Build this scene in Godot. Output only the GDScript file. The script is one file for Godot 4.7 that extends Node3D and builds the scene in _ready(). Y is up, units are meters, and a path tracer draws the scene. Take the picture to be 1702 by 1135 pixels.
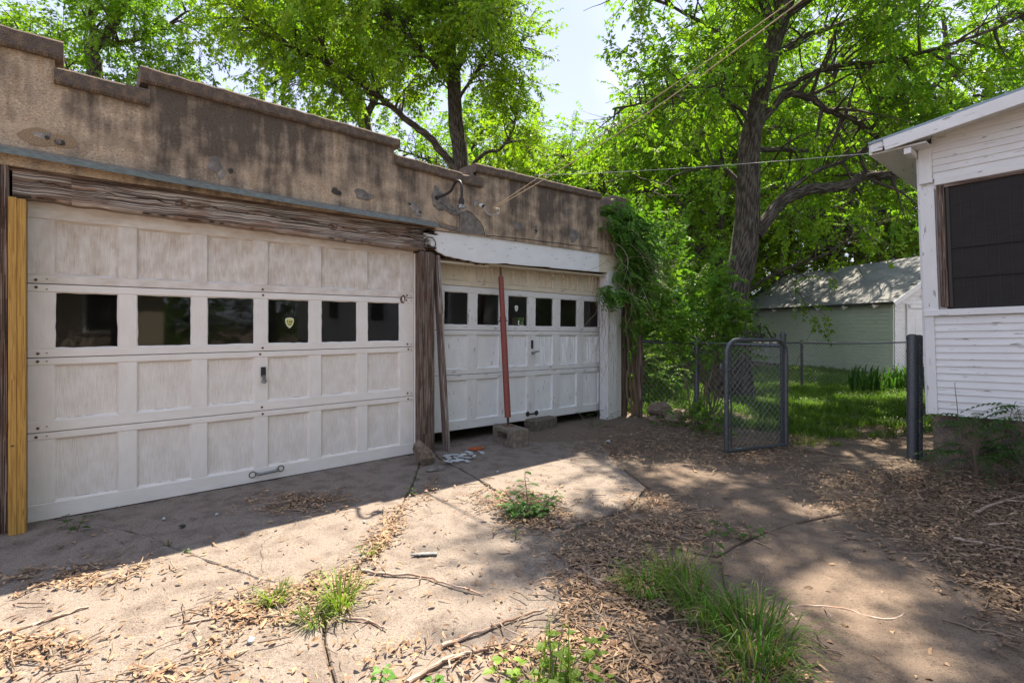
extends Node3D
# An old stepped-parapet double garage, a side yard gate and a white clapboard house under maples.

const D := 4.43
var GX := Transform3D()      # garage frame: x along its front, y up, z out of its front
var HX := Transform3D()      # frame of the white house at the right, settled a little out of plumb
var FX := Transform3D()      # frame of the small garage at the back of the yard
var M := {}
var used := {}
var rng := RandomNumberGenerator.new()


# ---------------------------------------------------------------- geometry helpers
class Geo:
	var v := PackedVector3Array()
	var n := PackedVector3Array()
	var u := PackedVector2Array()
	var c := PackedColorArray()
	var i := PackedInt32Array()
	var col := Color(1, 1, 1)
	var uo := Vector2.ZERO
	var us := 1.0

	func tri(a: Vector3, b: Vector3, d: Vector3, ua := Vector2.ZERO, ub := Vector2.ZERO, ud := Vector2.ZERO) -> void:
		var nn := (b - a).cross(d - a).normalized()
		var k := v.size()
		v.append(a); v.append(b); v.append(d)
		n.append(nn); n.append(nn); n.append(nn)
		u.append(ua * us + uo); u.append(ub * us + uo); u.append(ud * us + uo)
		c.append(col); c.append(col); c.append(col)
		i.append(k); i.append(k + 2); i.append(k + 1)

	func quad(a: Vector3, b: Vector3, d: Vector3, e: Vector3, ua := Vector2.ZERO, ub := Vector2.ZERO, ud := Vector2.ZERO, ue := Vector2.ZERO) -> void:
		tri(a, b, d, ua, ub, ud)
		tri(a, d, e, ua, ud, ue)

	# a polygon turned so that its normal looks along ref
	func face(p: Array, ref: Vector3, uvs: Array) -> void:
		var nn: Vector3 = (p[1] - p[0]).cross(p[2] - p[0])
		for k in range(1, p.size() - 1):
			if nn.dot(ref) >= 0.0:
				tri(p[0], p[k], p[k + 1], uvs[0], uvs[k], uvs[k + 1])
			else:
				tri(p[0], p[k + 1], p[k], uvs[0], uvs[k + 1], uvs[k])

	# box with chamfered edges; texture u runs along its longest side
	func box(ctr: Vector3, size: Vector3, bs := Basis(), bev := 0.0) -> void:
		var h := size * 0.5
		var b: float = minf(bev, minf(h.x, minf(h.y, h.z)) * 0.45)
		var long := 0
		if size.y > size[long]: long = 1
		if size.z > size[long]: long = 2
		var proj := func(q: Vector3, k: int) -> Vector2:
			var p1 := (k + 1) % 3
			var p2 := (k + 2) % 3
			if p2 == long or (p1 != long and size[p2] > size[p1]):
				var s := p1; p1 = p2; p2 = s
			return Vector2(q[p1], q[p2] + 0.37 * k)
		for k in 3:
			for s in [-1.0, 1.0]:
				var p1 := (k + 1) % 3
				var p2 := (k + 2) % 3
				var pts := []
				var uvs := []
				for t in [[-1, -1], [1, -1], [1, 1], [-1, 1]]:
					var q := Vector3.ZERO
					q[k] = s * h[k]; q[p1] = t[0] * (h[p1] - b); q[p2] = t[1] * (h[p2] - b)
					uvs.append(proj.call(q, k)); pts.append(ctr + bs * q)
				var rf := Vector3.ZERO
				rf[k] = s
				face(pts, bs * rf, uvs)
		if b <= 0.0:
			return
		for k in 3:          # the edges that run along axis k
			var p1 := (k + 1) % 3
			var p2 := (k + 2) % 3
			for s1 in [-1.0, 1.0]:
				for s2 in [-1.0, 1.0]:
					var pts := []
					var uvs := []
					for t in [[-1.0, 0], [1.0, 0], [1.0, 1], [-1.0, 1]]:
						var q := Vector3.ZERO
						q[k] = t[0] * (h[k] - b)
						q[p1] = s1 * (h[p1] - (b if t[1] == 0 else 0.0))
						q[p2] = s2 * (h[p2] - (0.0 if t[1] == 0 else b))
						uvs.append(proj.call(q, p1)); pts.append(ctr + bs * q)
					var rf := Vector3.ZERO
					rf[p1] = s1; rf[p2] = s2
					face(pts, bs * rf, uvs)
		for sx in [-1.0, 1.0]:
			for sy in [-1.0, 1.0]:
				for sz in [-1.0, 1.0]:
					var q := Vector3(sx * h.x, sy * h.y, sz * h.z)
					var pts := [ctr + bs * (q - Vector3(0, sy * b, sz * b)), ctr + bs * (q - Vector3(sx * b, 0, sz * b)), ctr + bs * (q - Vector3(sx * b, sy * b, 0))]
					face(pts, bs * Vector3(sx, sy, sz), [Vector2(q.x, q.y), Vector2(q.x, q.y), Vector2(q.x, q.y)])

	# smooth tapered tube through points; u along it in metres
	func tube(p: Array, r: Array, sides := 6, capped := true, bump := 0.0, bseed := 0.0) -> void:
		var m := p.size()
		if m < 2:
			return
		var t0: Vector3 = (p[1] - p[0]).normalized()
		var side := t0.cross(Vector3.UP if absf(t0.y) < 0.9 else Vector3.RIGHT).normalized()
		var base := v.size()
		var run := 0.0
		for k in m:
			var t: Vector3 = (p[mini(k + 1, m - 1)] - p[maxi(k - 1, 0)]).normalized()
			side = (side - t * side.dot(t)).normalized()
			var up := t.cross(side)
			var rr: float = r[k] if r.size() == m else lerpf(r[0], r[-1], float(k) / (m - 1))
			if k > 0:
				run += p[k].distance_to(p[k - 1])
			for s in sides + 1:
				var a := TAU * s / sides
				var dirv := side * cos(a) + up * sin(a)
				var w := 1.0
				if bump > 0.0:
					var aa := TAU * (s % sides) / sides
					w += bump * (sin(aa * 3.0 + run * 2.1 + bseed) * 0.5 + sin(aa * 5.0 - run * 3.3 + bseed * 2.0) * 0.3 + sin(run * 7.0 + aa + bseed) * 0.3)
				v.append(p[k] + dirv * rr * w)
				n.append(dirv)
				u.append(Vector2(run, float(s) / sides * maxf(TAU * rr, 0.02)) * us + uo)
				c.append(col)
		for k in m - 1:
			for s in sides:
				var a := base + k * (sides + 1) + s
				var b := a + sides + 1
				i.append(a); i.append(b); i.append(a + 1)
				i.append(a + 1); i.append(b); i.append(b + 1)
		if capped:
			for e in [0, m - 1]:
				var tt: Vector3 = (p[1] - p[0]).normalized() * -1.0 if e == 0 else (p[m - 1] - p[m - 2]).normalized()
				var k0 := v.size()
				v.append(p[e]); n.append(tt); u.append(uo); c.append(col)
				for s in sides + 1:
					v.append(v[base + e * (sides + 1) + s]); n.append(tt); u.append(Vector2(cos(TAU * s / sides), sin(TAU * s / sides)) * 0.03 + uo); c.append(col)
				for s in sides:
					if e == 0:
						i.append(k0); i.append(k0 + 1 + s); i.append(k0 + 2 + s)
					else:
						i.append(k0); i.append(k0 + 2 + s); i.append(k0 + 1 + s)

	# a flat outline with thickness: x, y in the frame, from z0 to z1
	func prism(poly: PackedVector2Array, z0: float, z1: float, xf := Transform3D(), uvs := Vector2(1, 1), chamfer := 0.0) -> void:
		var pp := poly
		if Geometry2D.is_polygon_clockwise(pp):
			pp = pp.duplicate()
			pp.reverse()
		var top := pp
		if chamfer > 0.0:
			var off := Geometry2D.offset_polygon(pp, -chamfer)
			if off.size() == 1 and off[0].size() >= 3:
				top = off[0]
				if Geometry2D.is_polygon_clockwise(top):
					top.reverse()
		var ix := Geometry2D.triangulate_polygon(top)
		for k in range(0, ix.size(), 3):
			var a := top[ix[k]]; var b := top[ix[k + 1]]; var d := top[ix[k + 2]]
			if (b - a).cross(d - a) < 0.0:
				var s := b; b = d; d = s
			tri(xf * Vector3(a.x, a.y, z1), xf * Vector3(b.x, b.y, z1), xf * Vector3(d.x, d.y, z1), a * uvs, b * uvs, d * uvs)
			tri(xf * Vector3(a.x, a.y, z0), xf * Vector3(d.x, d.y, z0), xf * Vector3(b.x, b.y, z0), a * uvs, d * uvs, b * uvs)
		var run := 0.0
		if top == pp:
			for k in pp.size():
				var a := pp[k]; var b := pp[(k + 1) % pp.size()]
				var l := a.distance_to(b)
				quad(xf * Vector3(a.x, a.y, z0), xf * Vector3(b.x, b.y, z0), xf * Vector3(b.x, b.y, z1), xf * Vector3(a.x, a.y, z1), Vector2(a.x, a.y) * uvs, Vector2(b.x, b.y) * uvs, Vector2(b.x, b.y + z1 - z0) * uvs, Vector2(a.x, a.y + z1 - z0) * uvs)
				run += l
		else:
			for k in pp.size():
				var a := pp[k]; var b := pp[(k + 1) % pp.size()]
				quad(xf * Vector3(a.x, a.y, z0), xf * Vector3(b.x, b.y, z0), xf * Vector3(b.x, b.y, z1 - chamfer), xf * Vector3(a.x, a.y, z1 - chamfer), a * uvs, b * uvs, b * uvs, a * uvs)
			# chamfer band: from each lower edge to the nearest upper points
			for k in pp.size():
				var a := pp[k]; var b := pp[(k + 1) % pp.size()]
				var ta := Geo.nearest(top, a); var tb := Geo.nearest(top, b)
				quad(xf * Vector3(a.x, a.y, z1 - chamfer), xf * Vector3(b.x, b.y, z1 - chamfer), xf * Vector3(tb.x, tb.y, z1), xf * Vector3(ta.x, ta.y, z1), a * uvs, b * uvs, tb * uvs, ta * uvs)

	static func nearest(poly: PackedVector2Array, p: Vector2) -> Vector2:
		var best := poly[0]
		for q in poly:
			if q.distance_squared_to(p) < best.distance_squared_to(p):
				best = q
		return best

	# rough stone: a lumpy faceted ball squeezed to size
	func stone(ctr: Vector3, size: Vector3, seed_: int, facet := 0.35, rings := 7, segs := 10) -> void:
		var r := RandomNumberGenerator.new()
		r.seed = seed_
		var cuts := []
		for k in 9:
			cuts.append([Vector3(r.randf_range(-1, 1), r.randf_range(-1, 1), r.randf_range(-1, 1)).normalized(), r.randf_range(1.0 - facet, 1.0)])
		var pt := func(a: int, b: int) -> Vector3:
			var th := PI * a / rings
			var ph := TAU * (b % segs) / segs
			var q := Vector3(sin(th) * cos(ph), cos(th), sin(th) * sin(ph))
			for cu in cuts:
				var dd: float = q.dot(cu[0])
				if dd > cu[1] * 0.8:
					q -= cu[0] * (dd - cu[1] * 0.8)
			q *= 1.0 + 0.05 * sin(q.x * 9.0 + seed_) * cos(q.z * 8.0)
			return ctr + q * size * 0.5
		for a in rings:
			for b in segs:
				var p00: Vector3 = pt.call(a, b); var p01: Vector3 = pt.call(a, b + 1)
				var p10: Vector3 = pt.call(a + 1, b); var p11: Vector3 = pt.call(a + 1, b + 1)
				var uv := func(q: Vector3) -> Vector2: return Vector2(q.x + q.z, q.y - q.z * 0.5)
				if a > 0: tri(p00, p01, p11, uv.call(p00), uv.call(p01), uv.call(p11))
				if a < rings - 1: tri(p00, p11, p10, uv.call(p00), uv.call(p11), uv.call(p10))

	# a leaf: two halves folded along the midrib, tip drooping
	func leaf(base: Vector3, dir: Vector3, up: Vector3, l: float, w: float, fold := 0.25, droop := 0.2) -> void:
		var s := dir.cross(up).normalized()
		var uu := s.cross(dir).normalized()
		var m1 := base + dir * l * 0.35 - uu * droop * l * 0.06
		var m2 := base + dir * l * 0.72 - uu * droop * l * 0.3
		var tip := base + dir * l * 0.98 - uu * droop * l * 0.62
		for k in [-1.0, 1.0]:
			var e1: Vector3 = m1 + s * k * w * 0.5 + uu * fold * w * 0.5
			var e2: Vector3 = m2 + s * k * w * 0.33 + uu * fold * w * 0.33
			if k > 0:
				quad(base, e1, e2, m1); quad(m1, e2, tip, m2)
			else:
				quad(base, m1, e2, e1); quad(m1, m2, tip, e2)

	func mesh() -> ArrayMesh:
		var a := []
		a.resize(Mesh.ARRAY_MAX)
		a[Mesh.ARRAY_VERTEX] = v; a[Mesh.ARRAY_NORMAL] = n; a[Mesh.ARRAY_TEX_UV] = u; a[Mesh.ARRAY_COLOR] = c; a[Mesh.ARRAY_INDEX] = i
		var m := ArrayMesh.new()
		if v.size() > 2:
			m.add_surface_from_arrays(Mesh.PRIMITIVE_TRIANGLES, a)
		return m


func rf(a: float, b: float) -> float:
	return rng.randf_range(a, b)

func rv() -> Vector3:
	return Vector3(rf(-1, 1), rf(-1, 1), rf(-1, 1)).normalized()

func nm(p: Node, called: String) -> String:
	var k := str(p.get_instance_id()) + called
	used[k] = used.get(k, -1) + 1
	return called if used[k] == 0 else "%s_%03d" % [called, used[k]]

func thing(called: String, label: String, category: String, xf := Transform3D(), group := "") -> Node3D:
	var o := Node3D.new()
	o.name = nm(self, called)
	add_child(o, true)
	o.transform = xf
	o.set_meta("label", label)
	o.set_meta("category", category)
	if group: o.set_meta("group", group)
	return o

func part(called: String, g, mat: Material, parent: Node = null, xf := Transform3D()) -> MeshInstance3D:
	var o := MeshInstance3D.new()
	var p: Node = parent if parent else self
	o.name = nm(p, called)
	o.mesh = g.mesh() if g is Geo else g
	o.material_override = mat
	p.add_child(o, true)
	o.transform = xf
	return o

func tag(o: Node, label: String, category: String, group := "") -> Node:
	o.set_meta("label", label)
	o.set_meta("category", category)
	if group: o.set_meta("group", group)
	return o

func kind(o: Node, k: String) -> Node:
	o.set_meta("kind", k)
	return o

func bx(ctr: Vector3, size: Vector3, bev := 0.0, bs := Basis()) -> Geo:
	var g := Geo.new()
	g.uo = Vector2(rf(0, 5), rf(0, 5))
	g.box(ctr, size, bs, bev)
	return g

func pipe(p: Array, r: Array, sides := 8) -> Geo:
	var g := Geo.new()
	g.tube(p, r, sides)
	return g

# many copies of one small mesh as a MultiMesh: rows of Transform3D, tints optional
func scatter(called: String, mesh: Mesh, mat: Material, xfs: Array, tints: Array, parent: Node = null) -> MultiMeshInstance3D:
	var mm := MultiMesh.new()
	mm.transform_format = MultiMesh.TRANSFORM_3D
	mm.use_colors = true
	mm.mesh = mesh
	mm.instance_count = xfs.size()
	var buf := PackedFloat32Array()
	buf.resize(xfs.size() * 16)
	var k := 0
	for j in xfs.size():
		var x: Transform3D = xfs[j]
		var t: Color = tints[j]
		var b := x.basis
		buf[k] = b.x.x; buf[k + 1] = b.y.x; buf[k + 2] = b.z.x; buf[k + 3] = x.origin.x
		buf[k + 4] = b.x.y; buf[k + 5] = b.y.y; buf[k + 6] = b.z.y; buf[k + 7] = x.origin.y
		buf[k + 8] = b.x.z; buf[k + 9] = b.y.z; buf[k + 10] = b.z.z; buf[k + 11] = x.origin.z
		buf[k + 12] = t.r; buf[k + 13] = t.g; buf[k + 14] = t.b; buf[k + 15] = 1.0
		k += 16
	mm.buffer = buf
	var o := MultiMeshInstance3D.new()
	var p: Node = parent if parent else self
	o.name = nm(p, called)
	o.multimesh = mm
	o.material_override = mat
	p.add_child(o, true)
	o.set_meta("kind", "stuff")
	return o

func smooth(p: Array, per := 4, wob := 0.0) -> Array:
	var out := []
	for k in p.size() - 1:
		var a: Vector3 = p[maxi(k - 1, 0)]; var b: Vector3 = p[k]; var c: Vector3 = p[k + 1]; var d: Vector3 = p[mini(k + 2, p.size() - 1)]
		for j in per:
			var q := b.cubic_interpolate(c, a, d, float(j) / per)
			if wob > 0.0 and (k > 0 or j > 0):
				q += rv() * wob
			out.append(q)
	out.append(p[-1])
	return out


# ---------------------------------------------------------------- textures and materials
func noise(w: int, h: int, freq: float, oct: int, sd: int, sw := 1.0, sh := 1.0, type := FastNoiseLite.TYPE_SIMPLEX_SMOOTH) -> PackedByteArray:
	var f := FastNoiseLite.new()
	f.noise_type = type
	f.seed = sd
	f.frequency = freq
	f.fractal_octaves = oct
	f.fractal_type = FastNoiseLite.FRACTAL_FBM if oct > 1 else FastNoiseLite.FRACTAL_NONE
	var im := f.get_seamless_image(maxi(8, int(w / sw)), maxi(8, int(h / sh)))
	im.convert(Image.FORMAT_L8)
	if im.get_width() != w or im.get_height() != h:
		im.resize(w, h, Image.INTERPOLATE_CUBIC)
	return im.get_data()

# fn(k) -> linear Color of pixel k
func paint(w: int, h: int, fn: Callable) -> ImageTexture:
	var b := PackedByteArray()
	b.resize(w * h * 3)
	for k in w * h:
		var c: Color = fn.call(k)
		c = c.linear_to_srgb()
		b[k * 3] = int(clampf(c.r, 0, 1) * 255.0); b[k * 3 + 1] = int(clampf(c.g, 0, 1) * 255.0); b[k * 3 + 2] = int(clampf(c.b, 0, 1) * 255.0)
	return ImageTexture.create_from_image(Image.create_from_data(w, h, false, Image.FORMAT_RGB8, b))

func grey(w: int, h: int, fn: Callable) -> ImageTexture:
	var b := PackedByteArray()
	b.resize(w * h)
	for k in w * h:
		b[k] = int(clampf(fn.call(k), 0, 1) * 255.0)
	return ImageTexture.create_from_image(Image.create_from_data(w, h, false, Image.FORMAT_L8, b))

func mat(lin: Color, rough: float, tex: Texture2D = null, scale := Vector3.ONE, bump: Texture2D = null, depth := 0.0, metal := 0.0) -> StandardMaterial3D:
	var m := StandardMaterial3D.new()
	m.albedo_color = lin.linear_to_srgb()
	m.roughness = rough
	m.metallic = metal
	m.vertex_color_use_as_albedo = true
	m.uv1_scale = scale
	if tex: m.albedo_texture = tex
	if bump:
		m.heightmap_enabled = true
		m.heightmap_texture = bump
		m.heightmap_scale = depth
	return m

func leafmat(back: Color) -> StandardMaterial3D:
	var m := mat(Color(1, 1, 1), 0.5)
	m.metallic_specular = 0.4
	m.backlight_enabled = true
	m.backlight = back.linear_to_srgb()
	return m

func make_materials() -> void:
	# stucco of the parapet front: one sheet, 6.96 m x 1.2 m, with rain stains below the copings
	var w := 1792
	var h := 384
	var g1 := noise(w, h, 0.35, 2, 3)
	var g2 := noise(w, h, 0.02, 4, 4)
	var st := noise(w, h, 0.022, 4, 5, 1.0, 14.0)
	var st2 := noise(w, h, 0.09, 4, 15, 1.0, 9.0)
	var pits := noise(w, h, 0.16, 2, 6)
	# how stained each stretch of the front is: place along the wall, strength, how far down it runs
	var dirt := [[-1.2, 0.35, 0.3], [-0.1, 0.25, 0.25], [0.02, 0.5, 0.4], [0.36, 0.55, 0.4], [0.46, 1.0, 0.75], [0.75, 1.0, 0.7], [1.0, 0.95, 0.6], [1.3, 1.0, 0.62], [1.5, 0.75, 0.45], [1.62, 0.5, 0.4], [1.9, 0.7, 0.45], [2.2, 0.75, 0.5], [2.4, 0.85, 0.6], [2.6, 0.6, 0.5], [2.68, 0.3, 0.3], [2.85, 0.75, 0.5], [3.1, 0.6, 0.5], [3.3, 0.5, 0.5], [3.5, 0.55, 0.5], [3.7, 0.9, 0.8], [3.9, 0.6, 0.6], [4.2, 0.95, 0.85], [4.5, 0.85, 0.7], [4.7, 0.55, 0.5], [4.9, 0.9, 0.8], [5.05, 0.6, 0.5], [5.8, 0.8, 0.8]]
	var cs := PackedFloat32Array(); var cl := PackedFloat32Array()
	for x in w:
		var s := -1.2 + 6.96 * x / w
		var k := 0
		while k < dirt.size() - 2 and dirt[k + 1][0] < s: k += 1
		var t := clampf((s - dirt[k][0]) / (dirt[k + 1][0] - dirt[k][0]), 0, 1)
		cs.append(lerpf(dirt[k][1], dirt[k + 1][1], t)); cl.append(lerpf(dirt[k][2], dirt[k + 1][2], t))
	var tan1 := Color(0.52, 0.395, 0.275); var tan2 := Color(0.37, 0.28, 0.20); var ochre := Color(0.52, 0.32, 0.16); var soot := Color(0.065, 0.05, 0.041)
	var stx := paint(w, h, func(k):
		var x: int = k % w
		var y: float = float(k / w) / h
		var top := (0.18 if x < 300 else 0.30) if x < 420 else (0.17 if x < 900 else 0.24)
		var depth: float = (y - top) / (cl[x] * 1.15)
		var n1: float = st[k] / 255.0
		var n2: float = st2[k] / 255.0
		var a: float = cs[x] * (1.25 - depth * 0.95) + (n1 - 0.5) * 1.0 + (n2 - 0.5) * 0.5 + (g2[k] / 255.0 - 0.5) * 0.6
		a = clampf((a - 0.07) * 0.90, 0.0, 0.93) * (0.62 + 0.65 * g1[k] / 255.0)
		var b := tan1.lerp(tan2, g2[k] / 255.0)
		b = b.lerp(ochre, clampf((n2 - 0.55) * 1.6, 0, 0.5))
		b = b.lerp(soot, clampf(a, 0, 0.95))
		var f: float = 0.55 + 0.85 * g1[k] / 255.0
		if pits[k] < 70: f *= 0.75
		if pits[k] > 185: f *= 1.25
		return Color(b.r * f, b.g * f, b.b * f))
	var sth := grey(w, h, func(k): return 0.45 * g1[k] / 255.0 + 0.35 * pits[k] / 255.0 + 0.2 * g2[k] / 255.0)
	M.stucco = mat(Color(1, 1, 1), 0.95, stx, Vector3(1.0 / 6.96, -1.0 / 1.2, 1), sth, 1.1)
	M.stucco.uv1_offset = Vector3(1.2 / 6.96, 3.1 / 1.2, 0)

	# rough aggregate concrete of the coping stones and blocks
	w = 512; h = 512
	var a1 := noise(w, h, 0.22, 3, 21)
	var a2 := noise(w, h, 0.018, 4, 22)
	var a3 := noise(w, h, 0.09, 2, 23)
	var agg := paint(w, h, func(k):
		var f: float = 0.35 + 1.25 * a1[k] / 255.0
		var c := Color(0.135, 0.105, 0.085).lerp(Color(0.24, 0.17, 0.12), clampf((a2[k] - 110) / 90.0, 0, 1))
		c = c.lerp(Color(0.30, 0.17, 0.07), clampf((a3[k] - 165) / 60.0, 0, 0.5))
		return Color(c.r * f, c.g * f, c.b * f))
	var aggh := grey(w, h, func(k): return 0.7 * a1[k] / 255.0 + 0.3 * a3[k] / 255.0)
	M.coping = mat(Color(1, 1, 1), 0.97, agg, Vector3(1.4, 1.4, 1), aggh, 1.6)
	M.block = mat(Color(1.0, 1.12, 1.15), 0.97, agg, Vector3(1.8, 1.8, 1), aggh, 1.2)
	M.block_tri = mat(Color(1.0, 1.12, 1.15), 0.97, agg, Vector3(1.8, 1.8, 1.8))
	M.block_tri.uv1_triplanar = true
	M.stone = mat(Color(1.3, 1.35, 1.3), 0.95, agg, Vector3(2.2, 2.2, 1), aggh, 0.8)
	M.mortar = mat(Color(0.42, 0.37, 0.325), 0.95, grey(w, h, func(k): return 0.72 + 0.45 * (a1[k] / 255.0 - 0.5) + 0.3 * (a2[k] / 255.0 - 0.5)), Vector3(1.6, 1.6, 1), aggh, 0.8)
	M.pale_mortar = mat(Color(0.58, 0.52, 0.46), 0.95, grey(w, h, func(k): return 0.72 + 0.5 * (a1[k] / 255.0 - 0.5) + 0.3 * (a2[k] / 255.0 - 0.5)), Vector3(1.6, 1.6, 1), aggh, 0.8)
	M.ochre_patch = mat(Color(0.66, 0.46, 0.28), 0.95, grey(w, h, func(k): return 0.72 + 0.6 * (a1[k] / 255.0 - 0.5)), Vector3(1.6, 1.6, 1), aggh, 0.8)
	M.foundation = mat(Color(0.85, 0.92, 0.95), 0.96, agg, Vector3(0.8, 0.8, 1), aggh, 0.8)

	# driveway concrete: sandy, worn, with dark specks and blotches
	w = 1024; h = 1024
	var d1 := noise(w, h, 0.4, 2, 31)
	var d2 := noise(w, h, 0.012, 5, 32)
	var d3 := noise(w, h, 0.11, 3, 33)
	var dc := paint(w, h, func(k):
		var f: float = 0.34 + 1.32 * d1[k] / 255.0
		var c := Color(0.210, 0.171, 0.141).lerp(Color(0.15, 0.118, 0.096), clampf((d2[k] - 105) / 90.0, 0, 1))
		if d3[k] < 78: f *= 0.70
		if d3[k] > 186: f *= 1.22
		return Color(c.r * f, c.g * f, c.b * f))
	var dh := grey(w, h, func(k): return 0.55 * d1[k] / 255.0 + 0.3 * d3[k] / 255.0 + 0.15 * d2[k] / 255.0)
	M.concrete = mat(Color(1, 1, 1), 0.93, dc, Vector3(0.42, 0.42, 1), dh, 0.9)
	var so := paint(512, 512, func(k):
		var q: int = (k / 512) * 1024 + k % 512
		var f: float = 0.45 + 1.0 * d1[q] / 255.0
		var c := Color(0.10, 0.075, 0.055).lerp(Color(0.19, 0.145, 0.105), d3[q] / 255.0)
		return Color(c.r * f, c.g * f, c.b * f))
	M.soil = mat(Color(1, 1, 1), 1.0, so, Vector3(0.9, 0.9, 1))
	M.dirty_shaded_concrete = mat(Color(0.78, 0.70, 0.62), 1.0, dc, Vector3(0.5, 0.5, 1), dh, 0.9)  # dirt tint, with the shade on the right-hand slabs darkened into the colour

	# weathered bare wood: grain along u
	w = 1024; h = 256
	var w1 := noise(w, h, 0.10, 4, 41, 100.0, 1.0)
	var w2 := noise(w, h, 0.28, 3, 42, 70.0, 1.0)
	var w3 := noise(w, h, 0.02, 3, 43, 3.0, 1.0)
	var ww := paint(w, h, func(k):
		var g: float = w1[k] / 255.0 * 0.55 + w2[k] / 255.0 * 0.45
		var c := Color(0.21, 0.145, 0.11).lerp(Color(0.62, 0.54, 0.475), clampf((g - 0.3) * 2.2, 0, 1))
		c = c.lerp(Color(0.25, 0.135, 0.08), clampf((w3[k] - 120) / 110.0, 0, 0.6))
		if w2[k] < 96: c = c.darkened(0.7)
		return c)
	var wh := grey(w, h, func(k): return clampf(w1[k] / 255.0 * 0.5 + w2[k] / 255.0 * 0.5, 0, 1) * (0.25 if w2[k] < 96 else 1.0))
	M.old_wood = mat(Color(1, 1, 1), 0.9, ww, Vector3(0.35, 2.0, 1), wh, 1.3)
	M.grey_wood = mat(Color(0.8, 0.8, 0.82), 0.9, ww, Vector3(0.45, 2.5, 1), wh, 0.9)
	M.dark_wood = mat(Color(0.50, 0.44, 0.41), 0.9, ww, Vector3(0.5, 2.2, 1), wh, 1.0)
	M.rot = mat(Color(0.33, 0.2, 0.13), 0.97, ww, Vector3(0.6, 3.0, 1), wh, 2.0)
	var yw := paint(w, h, func(k):
		var g: float = w1[k] / 255.0
		var c := Color(0.50, 0.285, 0.065).lerp(Color(0.27, 0.12, 0.02), clampf((sin(g * 42.0 + w3[k] * 0.02) + 0.1) * 0.75, 0, 1))
		return c * (0.86 + 0.25 * w2[k] / 255.0))
	M.lumber = mat(Color(1, 1, 1), 0.75, yw, Vector3(0.35, 1.6, 1))

	# painted garage door wood, plywood grain along u, grimy
	w = 512; h = 512
	var p1 := noise(w, h, 0.32, 3, 51, 30.0, 1.0)
	var p2 := noise(w, h, 0.014, 4, 52, 1.6, 1.0)
	var p3 := noise(w, h, 0.06, 4, 53, 5.0, 1.0)
	var p4 := noise(w, h, 0.3, 2, 54)
	var ph := grey(w, h, func(k): return 0.35 + 0.65 * p1[k] / 255.0)
	var grime := func(amount: float, lines: float) -> ImageTexture:
		return paint(w, h, func(k):
			var a: float = amount + (p2[k] / 255.0 - 0.5) * 1.3 * amount + (p3[k] / 255.0 - 0.5) * 0.5 * amount
			if p1[k] < 108: a += lines
			a += (p4[k] / 255.0 - 0.5) * 0.22 * amount
			return Color(0.86, 0.82, 0.775).lerp(Color(0.36, 0.24, 0.15), clampf(a, 0, 0.85)))
	M.panel_top = mat(Color(1, 1, 1), 0.7, grime.call(0.38, 0.16), Vector3(1.1, 1.1, 1), ph, 0.35)
	M.panel = mat(Color(1, 1, 1), 0.7, grime.call(0.17, 0.15), Vector3(1.1, 1.1, 1), ph, 0.35)
	M.rail = mat(Color(1, 1, 1), 0.65, grime.call(0.11, 0.04), Vector3(1, 1, 1), ph, 0.15)
	M.rail_top = mat(Color(1, 1, 1), 0.65, grime.call(0.34, 0.05), Vector3(1, 1, 1), ph, 0.15)
	# cleaner white paint, cracked along the grain with grey wood showing in the flakes
	var flake := func(th: int, base: Color, wood: Color) -> ImageTexture:
		return paint(w, h, func(k):
			var c := base * (0.93 + 0.12 * p2[k] / 255.0)
			if p3[k] + (p1[k] - 128) * 0.45 < th: c = wood.lerp(base, 0.25 * p4[k] / 255.0)
			return c)
	M.white = mat(Color(1, 1, 1), 0.6, flake.call(17, Color(0.76, 0.76, 0.75), Color(0.2, 0.18, 0.16)), Vector3(0.8, 0.8, 1), ph, 0.15)
	M.white_worn = mat(Color(1, 1, 1), 0.65, flake.call(30, Color(0.70, 0.69, 0.67), Color(0.23, 0.2, 0.17)), Vector3(0.7, 0.9, 1), ph, 0.25)
	M.cream = mat(Color(1, 0.95, 0.86), 0.65, flake.call(38, Color(0.66, 0.61, 0.52), Color(0.3, 0.22, 0.15)), Vector3(0.8, 0.8, 1), ph, 0.2)
	M.mint = mat(Color(0.95, 1.0, 0.94), 0.6, flake.call(30, Color(0.68, 0.70, 0.63), Color(0.3, 0.28, 0.22)), Vector3(0.5, 0.7, 1))
	M.stain = mat(Color(0.36, 0.19, 0.09), 0.95, grey(w, h, func(k): return 0.5 + 0.5 * p4[k] / 255.0))

	# bark
	w = 512; h = 256
	var b1 := noise(w, h, 0.075, 3, 61, 10.0, 1.0)
	var b2 := noise(w, h, 0.3, 2, 62, 2.0, 1.0)
	var b3 := noise(w, h, 0.03, 2, 63)
	var bk := paint(w, h, func(k):
		var g: float = clampf((b1[k] / 255.0 - 0.32) * 2.4, 0, 1)
		var c := Color(0.045, 0.033, 0.026).lerp(Color(0.17, 0.135, 0.11), g) * (0.7 + 0.6 * b2[k] / 255.0)
		return c.lerp(Color(0.10, 0.12, 0.06), clampf((b3[k] - 165) / 90.0, 0, 0.5)))
	var bh := grey(w, h, func(k): return clampf((b1[k] / 255.0 - 0.25) * 1.8, 0, 1) * 0.8 + 0.2 * b2[k] / 255.0)
	M.bark = mat(Color(1, 1, 1), 0.95, bk, Vector3(0.9, 1.0, 1), bh, 4.0)
	M.thin_bark = mat(Color(0.75, 0.72, 0.7), 0.95, bk, Vector3(1.5, 3.0, 1))

	# the rest
	M.shingles = []
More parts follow.
